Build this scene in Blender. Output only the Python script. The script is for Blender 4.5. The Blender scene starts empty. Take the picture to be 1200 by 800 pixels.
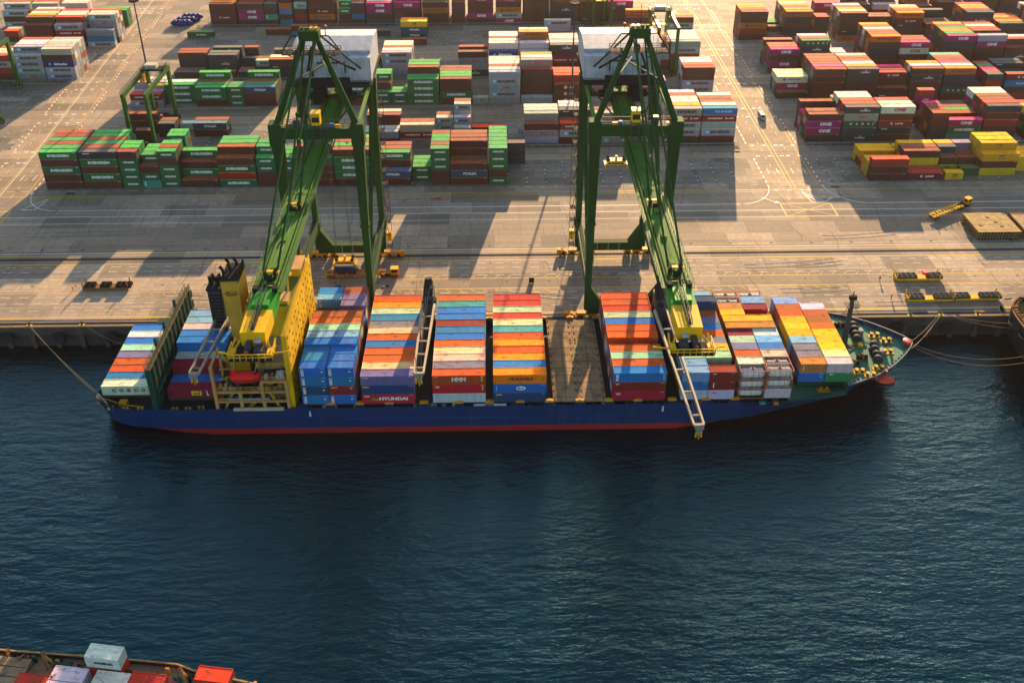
import bpy, bmesh, math, random
from mathutils import Vector, Matrix
from mathutils.bvhtree import BVHTree
random.seed(7)
R = math.radians
S = bpy.context.scene
COL = S.collection

# ------------------------------------------------------------------ camera
CAM_H = 154.394
cam = bpy.data.cameras.new('camera'); camo = bpy.data.objects.new('camera', cam); COL.objects.link(camo)
PITCH, YAW, ROLL, FPX, CX, CY = 0.47109106, 0.01379353, -0.00272338, 1054.6905, 591.2611, 141.5718
fw = Vector((math.sin(YAW)*math.cos(PITCH), math.cos(YAW)*math.cos(PITCH), -math.sin(PITCH)))
rt = Vector((math.cos(YAW), -math.sin(YAW), 0)); up = rt.cross(fw)
r2 = rt*math.cos(ROLL)+up*math.sin(ROLL); u2 = -rt*math.sin(ROLL)+up*math.cos(ROLL)
mw = Matrix.Identity(4)
for i in range(3):
    mw[i][0] = r2[i]; mw[i][1] = u2[i]; mw[i][2] = -fw[i]
mw[2][3] = CAM_H
camo.matrix_world = mw
cam.sensor_fit = 'HORIZONTAL'; cam.sensor_width = 36; cam.lens = FPX/1200*36
cam.shift_x = (600-CX)/1200; cam.shift_y = (CY-400)/1200
cam.clip_start = 1; cam.clip_end = 9000
S.camera = camo
def project(p):
    d = Vector(p)-Vector((0, 0, CAM_H)); z = d.dot(fw)
    return CX+FPX*d.dot(r2)/z, CY-FPX*d.dot(u2)/z

# ------------------------------------------------------------------ light
SUN_AZ, SUN_EL = R(12.5), R(14.5)
w = bpy.data.worlds.new('World'); S.world = w; w.use_nodes = True
nt = w.node_tree; nt.nodes.clear()
sky = nt.nodes.new('ShaderNodeTexSky'); sky.sky_type = 'NISHITA'; sky.sun_disc = False
sky.sun_elevation = SUN_EL; sky.sun_rotation = SUN_AZ; sky.altitude = 0
sky.air_density = 1.0; sky.dust_density = 1.0; sky.ozone_density = 1.0
bg = nt.nodes.new('ShaderNodeBackground'); bg.inputs['Strength'].default_value = 0.095
out = nt.nodes.new('ShaderNodeOutputWorld')
nt.links.new(sky.outputs[0], bg.inputs[0]); nt.links.new(bg.outputs[0], out.inputs[0])
sl = bpy.data.lights.new('sun', 'SUN'); sl.energy = 5.0; sl.angle = R(0.6); sl.color = (1.0, 0.67, 0.355)
so = bpy.data.objects.new('sun', sl); COL.objects.link(so)
tosun = Vector((math.sin(SUN_AZ)*math.cos(SUN_EL), math.cos(SUN_AZ)*math.cos(SUN_EL), math.sin(SUN_EL)))
so.rotation_euler = tosun.to_track_quat('Z', 'Y').to_euler(); so.location = (60, 300, 200)
S.view_settings.view_transform = 'Standard'; S.view_settings.look = 'None'
S.view_settings.exposure = 1.68; S.view_settings.gamma = 1; S.view_settings.use_curve_mapping = False
S.render.engine = 'CYCLES'
S.cycles.max_bounces = 5; S.cycles.diffuse_bounces = 3; S.cycles.glossy_bounces = 3
S.cycles.use_denoising = True
S.cycles.sample_clamp_direct = 5; S.cycles.sample_clamp_indirect = 3
S.cycles.caustics_reflective = False; S.cycles.caustics_refractive = False

# ------------------------------------------------------------------ materials
def nodes(name):
    m = bpy.data.materials.new(name); m.use_nodes = True
    n = m.node_tree.nodes; n.clear()
    o = n.new('ShaderNodeOutputMaterial'); b = n.new('ShaderNodeBsdfPrincipled')
    m.node_tree.links.new(b.outputs[0], o.inputs[0])
    return m, n, m.node_tree.links, b
def mixc(n, l, fac, a, b, mode='MIX'):
    x = n.new('ShaderNodeMix'); x.data_type = 'RGBA'; x.blend_type = mode
    for s, v in ((x.inputs[0], fac), (x.inputs[6], a), (x.inputs[7], b)):
        if hasattr(v, 'is_linked'): l.new(v, s)
        elif isinstance(v, (int, float)): s.default_value = v
        else: s.default_value = (*v, 1) if len(v) == 3 else v
    return x.outputs[2]
def noise(n, l, vec, scale, detail=4, rough=.55):
    t = n.new('ShaderNodeTexNoise'); t.inputs['Scale'].default_value = scale
    t.inputs['Detail'].default_value = detail; t.inputs['Roughness'].default_value = rough
    if vec is not None: l.new(vec, t.inputs['Vector'])
    return t.outputs[0]
def ramp(n, l, fac, a, b, va=0., vb=1.):
    t = n.new('ShaderNodeMapRange'); t.inputs[1].default_value = a; t.inputs[2].default_value = b
    t.inputs[3].default_value = va; t.inputs[4].default_value = vb; l.new(fac, t.inputs[0]); return t.outputs[0]
def mapping(n, l, vec, scale=(1, 1, 1), rot=(0, 0, 0)):
    t = n.new('ShaderNodeMapping'); t.inputs['Scale'].default_value = scale; t.inputs['Rotation'].default_value = rot
    l.new(vec, t.inputs[0]); return t.outputs[0]
def bump(n, l, b, h, strength, dist=.1):
    t = n.new('ShaderNodeBump'); t.inputs['Strength'].default_value = strength; t.inputs['Distance'].default_value = dist
    l.new(h, t.inputs['Height']); l.new(t.outputs[0], b.inputs['Normal'])
def coords(n, kind='Object'):
    return n.new('ShaderNodeTexCoord').outputs[kind]
PAINTS = {}
def paint(name, c, rough=.55, metal=0., dirt=.35, rust=.12, scale=.6, spec=.14):
    if name in PAINTS: return PAINTS[name]
    m, n, l, b = nodes(name)
    co = coords(n)
    dn = noise(n, l, mapping(n, l, co, (1, 1, .45)), scale, 6, .65)
    col = mixc(n, l, ramp(n, l, dn, .42, .66, 0, min(1, dirt*1.25)), c, tuple(x*.42+.008 for x in c))
    rn = noise(n, l, mapping(n, l, co, (1, 1, .3)), scale*2.7, 7, .7)
    col = mixc(n, l, ramp(n, l, rn, .62, .74, 0, rust*3), col, (.14, .055, .022))
    fn = noise(n, l, co, scale*.5, 3)
    col = mixc(n, l, ramp(n, l, fn, .4, .8, 0, .25), col, tuple(min(.8, x*1.35+.006) for x in c))
    l.new(col, b.inputs['Base Color'])
    b.inputs['Roughness'].default_value = rough; b.inputs['Metallic'].default_value = metal
    b.inputs['Specular IOR Level'].default_value = spec
    PAINTS[name] = m
    return m
def flat(name, c, rough=.6, emit=None):
    if name in PAINTS: return PAINTS[name]
    m, n, l, b = nodes(name)
    co = coords(n)
    col = mixc(n, l, ramp(n, l, noise(n, l, co, 3., 3), .3, .8, 0, .35), c, tuple(x*.6 for x in c))
    l.new(col, b.inputs['Base Color']); b.inputs['Roughness'].default_value = rough
    if emit: b.inputs['Emission Color'].default_value = (*c, 1); b.inputs['Emission Strength'].default_value = emit
    PAINTS[name] = m
    return m

def container_mat(name, roof, source):
    m, n, l, b = nodes(name)
    co = coords(n)
    if source == 'object':
        oi = n.new('ShaderNodeObjectInfo'); base = oi.outputs['Color']; alpha = oi.outputs['Alpha']
        rnd = oi.outputs['Random']
        off = n.new('ShaderNodeCombineXYZ')
        mul = n.new('ShaderNodeMath'); mul.operation = 'MULTIPLY'; mul.inputs[1].default_value = 173.; l.new(rnd, mul.inputs[0])
        l.new(mul.outputs[0], off.inputs[0]); l.new(mul.outputs[0], off.inputs[1])
        add = n.new('ShaderNodeVectorMath'); l.new(co, add.inputs[0]); l.new(off.outputs[0], add.inputs[1]); co = add.outputs[0]
    else:
        at = n.new('ShaderNodeAttribute'); at.attribute_name = 'Col'; base = at.outputs['Color']; alpha = at.outputs['Alpha']
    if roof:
        # sunlit tone of the tops painted into faded roof paint; alpha sets how far
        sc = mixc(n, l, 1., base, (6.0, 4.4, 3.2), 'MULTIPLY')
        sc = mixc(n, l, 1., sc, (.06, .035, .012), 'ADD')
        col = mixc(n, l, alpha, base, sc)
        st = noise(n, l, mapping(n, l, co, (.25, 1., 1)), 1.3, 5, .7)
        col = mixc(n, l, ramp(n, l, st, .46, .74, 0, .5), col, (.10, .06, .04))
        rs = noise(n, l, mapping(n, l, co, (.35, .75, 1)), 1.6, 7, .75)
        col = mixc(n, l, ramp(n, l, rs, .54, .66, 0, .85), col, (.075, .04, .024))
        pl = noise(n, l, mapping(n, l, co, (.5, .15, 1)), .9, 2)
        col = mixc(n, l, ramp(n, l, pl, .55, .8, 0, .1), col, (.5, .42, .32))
    else:
        st = noise(n, l, mapping(n, l, co, (1.6, 1.6, .12)), 1.4, 5, .7)
        col = mixc(n, l, ramp(n, l, st, .45, .8, 0, .45), base, (.05, .035, .028))
        rs = noise(n, l, mapping(n, l, co, (1, 1, .6)), 2.1, 6, .7)
        col = mixc(n, l, ramp(n, l, rs, .66, .74, 0, .6), col, (.10, .045, .022))
    l.new(col, b.inputs['Base Color']); b.inputs['Roughness'].default_value = .8 if roof else .55
    b.inputs['Specular IOR Level'].default_value = .08 if roof else .3
    return m
M_BODY = container_mat('container_paint', False, 'object')
M_ROOF = container_mat('container_roof_sunlit_paint', True, 'object')
M_BODY2 = container_mat('container_paint_far', False, 'attr')
M_ROOF2 = container_mat('container_roof_sunlit_paint_far', True, 'attr')
M_PLATE = flat('white_marking', (.6, .6, .58))
M_LETTER = {'w': flat('lettering_white', (.72, .72, .7)), 'd': flat('lettering_dark', (.03, .035, .045)),
            'p': flat('lettering_magenta', (.32, .02, .12)), 'b': flat('lettering_blue', (.02, .05, .2)),
            's': flat('logo_light_blue', (.12, .42, .6)), 'r': flat('logo_red', (.5, .04, .02)),
            'g': flat('logo_green', (.02, .3, .08)), 'y': flat('logo_yellow', (.7, .5, .03)), 'l': flat('lettering_light_blue', (.25, .5, .8))}
LETTER_RGB = {'w': (.72, .72, .7), 'd': (.03, .035, .045), 'p': (.32, .02, .12), 'b': (.02, .05, .2), 's': (.12, .42, .6),
              'r': (.5, .04, .02), 'g': (.02, .3, .08), 'y': (.7, .5, .03), 'l': (.25, .5, .8)}

GREEN = paint('crane_green_paint', (.010, .054, .009), .75, 0, .35, .05, .35)  # crane green kept darker, as on the shaded steel
GREEN_SUN = paint('crane_green_sunlit', (.045, .165, .010), .75, 0, .4, .08, .35)  # same green lightened: sunlight on boom and upper ties put into the colour
GREEN_L = paint('crane_bright_green_paint', (.02, .25, .015), .45, 0, .3, .05, .35)
CYEL = paint('crane_yellow_paint', (.72, .40, .006), .45, 0, .3, .1, .5)
ORNG = paint('bogie_orange_paint', (.58, .25, .008), .5, 0, .4, .15, .8)
DARK = paint('dark_steel', (.018, .018, .019), .75, 0, .3, .15, 1, .05)
STEEL = paint('galvanised_steel', (.22, .22, .2), .6, 0, .35, .15, 1)
GRATE = paint('walkway_grating', (.07, .14, .035), .6, .1, .45, .2, 1.2)
WHITE = paint('white_house_paint', (.40, .42, .46), .6, 0, .5, .15, .5)
RUBBER = flat('black_rubber', (.015, .015, .016), .8)
GLASS = flat('dark_glass', (.015, .02, .025), .12)
CABLE = flat('steel_cable', (.05, .05, .055), .5)
REDP = flat('red_paint', (.5, .02, .015), .5)
TAN = paint('tan_deck_paint', (.34, .22, .12), .6, 0, .5, .25, .7)
BUFF = paint('buff_ship_paint', (.46, .25, .075), .55, 0, .4, .15, .6)
HOUSEY = paint('yellow_superstructure_paint', (.64, .375, .008), .6, 0, .5, .15, .45)
DECKG = paint('green_deck_paint', (.045, .17, .105), .6, 0, .5, .2, .35)
DECKD = paint('dark_deck', (.02, .035, .032), .6, 0, .5, .3, .5)
def hull_paint(name, c, streak):
    m, n, l, b = nodes(name); co = coords(n)
    big = noise(n, l, mapping(n, l, co, (.07, .07, .3)), 1., 5, .6)
    col = mixc(n, l, ramp(n, l, big, .4, .7, 0, .5), c, tuple(x*1.35+.001 for x in c))
    scuff = noise(n, l, mapping(n, l, co, (.05, .05, 1.6)), 1.4, 5, .7)
    col = mixc(n, l, ramp(n, l, scuff, .52, .66, 0, .7), col, tuple(x*.45+.004 for x in c))
    run = noise(n, l, mapping(n, l, co, (1.1, 1.1, .06)), 1., 6, .7)
    col = mixc(n, l, ramp(n, l, run, .53, .66, 0, streak), col, (.10, .045, .02))
    sep = n.new('ShaderNodeSeparateXYZ'); l.new(co, sep.inputs[0])
    sx = n.new('ShaderNodeMath'); sx.operation = 'FRACT'; dv = n.new('ShaderNodeMath'); dv.operation = 'MULTIPLY'; dv.inputs[1].default_value = 1/9.
    l.new(sep.outputs[0], dv.inputs[0]); l.new(dv.outputs[0], sx.inputs[0])
    col = mixc(n, l, ramp(n, l, sx.outputs[0], .0, .012, .6, 0), col, tuple(x*.4 for x in c))
    l.new(col, b.inputs['Base Color']); b.inputs['Roughness'].default_value = .5; b.inputs['Specular IOR Level'].default_value = .2
    return m
HULLB = hull_paint('blue_hull_paint', (.0004, .026, .098), .32)
HULLR = hull_paint('red_boot_paint', (.30, .016, .016), .8)
HATCH = paint('worn_hatch_paint', (.31, .21, .11), .85, 0, 1., .9, .42)
HATCHQ = paint('hatch_cover_top_paint', (.38, .25, .09), .7, 0, .6, .3, .6)
WALLG = paint('dark_green_steel', (.012, .06, .04), .55, 0, .4, .2, .5)
JIBP = paint('cream_jib_paint', (.40, .32, .22), .55, 0, .4, .3, .8)
GREYP = paint('dark_grey_paint', (.045, .05, .055), .55, 0, .4, .2, .7)
BLACKH = paint('black_hull_paint', (.02, .021, .023), .5, 0, .4, .2, .2)
ROPE = flat('mooring_rope', (.16, .11, .055), .9)
CONC = paint('quay_concrete', (.07, .06, .05), .85, 0, .7, .2, .3)
RUSTY = paint('rusty_steel', (.22, .10, .035), .8, 0, .6, .6, .7)

# ------------------------------------------------------------------ mesh builder
class MB:
    def __init__(s): s.v = []; s.f = []; s.m = []; s.mats = []
    def mi(s, m):
        if m not in s.mats: s.mats.append(m)
        return s.mats.index(m)
    def add(s, vs, fs, m):
        o = len(s.v); s.v += [tuple(v) for v in vs]; i = s.mi(m)
        for f in fs: s.f.append([o+k for k in f]); s.m.append(i)
        return s
    def box(s, x0, y0, z0, x1, y1, z1, m):
        vs = [(x, y, z) for z in (z0, z1) for y in (y0, y1) for x in (x0, x1)]
        return s.add(vs, [(0, 2, 3, 1), (4, 5, 7, 6), (0, 1, 5, 4), (2, 6, 7, 3), (0, 4, 6, 2), (1, 3, 7, 5)], m)
    def beam(s, p, q, a, b, m, a2=None, b2=None, upv=(0, 0, 1)):
        p, q = Vector(p), Vector(q); d = (q-p).normalized(); u = Vector(upv)
        if abs(d.dot(u)) > .99: u = Vector((0, 1, 0))
        sx = d.cross(u).normalized(); sy = sx.cross(d).normalized()
        a2 = a if a2 is None else a2; b2 = b if b2 is None else b2
        vs = []
        for c, aa, bb in ((p, a, b), (q, a2, b2)):
            for i, j in ((-1, -1), (1, -1), (1, 1), (-1, 1)): vs.append(c+sx*(i*aa/2)+sy*(j*bb/2))
        return s.add(vs, [(3, 2, 1, 0), (4, 5, 6, 7), (0, 1, 5, 4), (1, 2, 6, 5), (2, 3, 7, 6), (3, 0, 4, 7)], m)
    def tube(s, p, q, r, m, n=8, r2=None, caps=True):
        p, q = Vector(p), Vector(q); d = (q-p).normalized(); u = Vector((0, 0, 1))
        if abs(d.dot(u)) > .99: u = Vector((0, 1, 0))
        a = d.cross(u).normalized(); b = a.cross(d).normalized(); r2 = r if r2 is None else r2
        vs = []
        for c, rr in ((p, r), (q, r2)):
            for k in range(n):
                t = 2*math.pi*k/n; vs.append(c+a*(rr*math.cos(t))+b*(rr*math.sin(t)))
        fs = [(k, (k+1) % n, n+(k+1) % n, n+k) for k in range(n)]
        if caps: fs += [tuple(range(n))[::-1], tuple(range(n, 2*n))]
        return s.add(vs, fs, m)
    def path(s, pts, r, m, n=6):
        for a, b in zip(pts, pts[1:]): s.tube(a, b, r, m, n)
        return s
    def prism(s, poly, z0, z1, m, mtop=None):
        n = len(poly)
        vs = [(x, y, z0) for x, y in poly]+[(x, y, z1) for x, y in poly]
        s.add(vs, [(k, (k+1) % n, n+(k+1) % n, n+k) for k in range(n)]+[tuple(range(n))[::-1]], m)
        return s.add([(x, y, z1) for x, y in poly], [tuple(range(n))], mtop or m)
    def ellip(s, c, r, m, nu=10, nv=6):
        vs = []; fs = []
        for j in range(nv+1):
            ph = math.pi*j/nv
            for k in range(nu):
                t = 2*math.pi*k/nu
                vs.append((c[0]+r[0]*math.sin(ph)*math.cos(t), c[1]+r[1]*math.sin(ph)*math.sin(t), c[2]+r[2]*math.cos(ph)))
        for j in range(nv):
            for k in range(nu): fs.append((j*nu+k, (j+1)*nu+k, (j+1)*nu+(k+1) % nu, j*nu+(k+1) % nu))
        return s.add(vs, fs, m)
    def rail(s, pts, h, m, step=2.0, r=.06, mid=True):
        for a, b in zip(pts, pts[1:]):
            a, b = Vector(a), Vector(b); L = (b-a).length; n = max(1, int(L/step)); upz = Vector((0, 0, h))
            s.beam(a+upz, b+upz, r*1.6, r*1.6, m)
            if mid: s.beam(a+upz*.5, b+upz*.5, r*1.2, r*1.2, m)
            for k in range(n+1):
                p = a.lerp(b, k/n); s.beam(p, p+upz, r*1.3, r*1.3, m)
        return s
    def mesh(s, name):
        me = bpy.data.meshes.new(name); me.from_pydata(s.v, [], s.f)
        for m in s.mats: me.materials.append(m)
        me.polygons.foreach_set('material_index', s.m); me.update()
        bm = bmesh.new(); bm.from_mesh(me); bmesh.ops.recalc_face_normals(bm, faces=bm.faces); bm.to_mesh(me); bm.free()
        return me
    def build(s, name, parent=None, label=None, cat=None, group=None, kind=None, loc=None, smooth=False):
        o = bpy.data.objects.new(name, s.mesh(name)); COL.objects.link(o)
        if smooth:
            for p in o.data.polygons: p.use_smooth = True
        if parent is not None:
            o.parent = parent
            o.location = loc if loc is not None else (-world_of(parent))
        elif loc is not None: o.location = loc
        tag(o, label, cat, group, kind)
        return o
def world_of(o):
    v = Vector((0, 0, 0))
    while o is not None: v += o.location; o = o.parent
    return v
def tag(o, label=None, cat=None, group=None, kind=None):
    if label: o['label'] = label
    if cat: o['category'] = cat
    if group: o['group'] = group
    if kind: o['kind'] = kind
    return o
def empty(name, loc, label, cat, group=None, rz=0):
    o = bpy.data.objects.new(name, None); COL.objects.link(o); o.location = loc; o.rotation_euler = (0, 0, rz)
    return tag(o, label, cat, group)
def copy_tree(o, parent=None):
    c = o.copy(); COL.objects.link(c)
    if parent is not None: c.parent = parent; c.location = o.location
    for ch in list(o.children): copy_tree(ch, c)
    return c

# ------------------------------------------------------------------ lettering
_tx = {}
def text_data(word, off=.05):
    if word in _tx: return _tx[word]
    cu = bpy.data.curves.new('lettering', 'FONT'); cu.body = word; cu.offset = off; cu.resolution_u = 2
    cu.align_x = 'CENTER'; cu.align_y = 'CENTER'
    ob = bpy.data.objects.new('lettering_source', cu); COL.objects.link(ob)
    dg = bpy.context.evaluated_depsgraph_get()
    me = bpy.data.meshes.new_from_object(ob.evaluated_get(dg))
    vs = [v.co.copy() for v in me.vertices]; fs = [tuple(p.vertices) for p in me.polygons]
    bpy.data.objects.remove(ob); bpy.data.curves.remove(cu); bpy.data.meshes.remove(me)
    xs = [v.x for v in vs]; ys = [v.y for v in vs]
    cx, cy, sx, sy = (min(xs)+max(xs))/2, (min(ys)+max(ys))/2, max(xs)-min(xs), max(ys)-min(ys)
    vs = [((v.x-cx)/sx, (v.y-cy)/sy) for v in vs]
    _tx[word] = (vs, fs); return _tx[word]
def put_text(mb, word, x, z, wid, hgt, y, m, shear=0., off=.05):
    vs, fs = text_data(word, off)
    mb.add([(x+a*wid+shear*b*hgt, y, z+b*hgt) for a, b in vs], fs, m)
def put_rect(mb, x, z, wid, hgt, y, m, shear=0.):
    mb.add([(x-wid/2-shear*hgt/2, y, z-hgt/2), (x+wid/2-shear*hgt/2, y, z-hgt/2), (x+wid/2+shear*hgt/2, y, z+hgt/2), (x-wid/2+shear*hgt/2, y, z+hgt/2)], [(0, 1, 2, 3)], m)
def put_poly(mb, pts, y, m): mb.add([(x, y, z) for x, z in pts], [tuple(range(len(pts)))], m)
def put_star(mb, x, z, r, y, m, n=7, inner=.42):
    pts = []
    for k in range(2*n):
        t = math.pi/2+math.pi*k/n; rr = r if k % 2 == 0 else r*inner
        pts.append((x+rr*math.cos(t), z+rr*math.sin(t)))
    o = [(x, y, z)]+[(a, y, b) for a, b in pts]
    mb.add(o, [(0, 1+k, 1+(k+1) % (2*n)) for k in range(2*n)], m)
# ------------------------------------------------------------------ container data
CH, CW, L40, L20 = 2.73, 2.438, 12.192, 6.058
RGB = {'G': (.012, .15, .05), 'U': (.03, .10, .035), 'B': (.105, .034, .024), 'M': (.27, .28, .27), 'm': (.2, .215, .21), 'O': (.5, .14, .015),
       'P': (.33, .018, .12), 'w': (.52, .49, .45), 'H': (.30, .028, .022), 'K': (.05, .062, .068), 'N': (.036, .044, .058),
       'L': (.02, .17, .34), 'I': (.03, .085, .16), 'R': (.34, .035, .02), 'k': (.2, .025, .02), 'S': (.02, .04, .16), 'Y': (.5, .29, .01),
       'W': (.5, .47, .41), 'T': (.04, .27, .25), 'C': (.13, .04, .022), 'V': (.14, .135, .24),
       # on the ship
       'h': (.36, .012, .03), 'c': (.50, .48, .50), 'x': (.19, .022, .015), 'd': (.17, .008, .03), 'u': (.006, .135, .40), 'n': (.008, .045, .13),
       'l': (.12, .33, .55), 'o': (.72, .22, .004), 'r': (.44, .075, .014), 't': (.03, .30, .27), 'e': (.55, .45, .26), 'g': (.28, .44, .33),
       'v': (.13, .125, .23), 's': (.46, .47, .46), 'y': (.66, .33, .006), 'b': (.28, .07, .02), 'q': (.42, .17, .03), 'z': (.015, .20, .08), 'j': (.42, .03, .018)}
for _k in 'GUBOPHKNLIRkSTC': RGB[_k] = tuple(v*.72 for v in RGB[_k])  # yard colours darkened for the shaded fronts; roof mix lifts the tops
CNAME = {'G': 'green', 'U': 'dark green', 'B': 'maroon brown', 'M': 'pale grey', 'm': 'grey', 'O': 'orange', 'P': 'magenta', 'w': 'off-white', 'H': 'dull red',
         'K': 'charcoal', 'N': 'navy', 'L': 'bright blue', 'I': 'steel blue', 'R': 'bright red', 'k': 'deep red', 'S': 'royal blue', 'Y': 'yellow', 'W': 'dusty white',
         'T': 'teal', 'C': 'red-brown', 'V': 'violet grey', 'h': 'crimson', 'c': 'white', 'x': 'brick red', 'd': 'wine red', 'u': 'vivid blue', 'n': 'navy',
         'l': 'light blue', 'o': 'bright orange', 'r': 'rust orange', 't': 'turquoise', 'e': 'cream', 'g': 'pale green', 'v': 'violet grey', 's': 'light grey',
         'y': 'amber', 'b': 'rust brown', 'q': 'ochre', 'z': 'emerald', 'j': 'scarlet'}
ORD = ['front', 'second', 'third', 'fourth', 'fifth', 'sixth', 'seventh', 'eighth', 'ninth', 'tenth', 'eleventh', 'twelfth', 'thirteenth',
       'fourteenth', 'fifteenth', 'sixteenth', 'seventeenth', 'eighteenth', 'nineteenth', 'twentieth', 'twenty-first', 'twenty-second']
TIER = ['bottom', 'second', 'third', 'fourth', 'fifth', 'sixth', 'seventh']
C = []          # every container: dict(x, y, z, L, col, ...)  x = centre, y = front face, z = bottom
def grow(spec, pal):
    if spec in ('-', ''): return ''
    if spec[0].isdigit():
        n = int(spec[0]); top = spec[1]
        return ''.join(random.choice(pal) for _ in range(n-1))+top
    return spec
def stack(x0, y0, z0, L, rows, pal, pitch, where, site, j0=0, text=True):
    for j, sp in enumerate(rows.split('|')):
        colr = grow(sp, pal)
        for t, c in enumerate(colr):
            C.append(dict(x=x0+L/2, y=y0+(j+j0)*pitch, z=z0+t*CH, L=L, c=c, j=j+j0, t=t, n=len(colr), where=where, site=site, rz=0., text=text))
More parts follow.
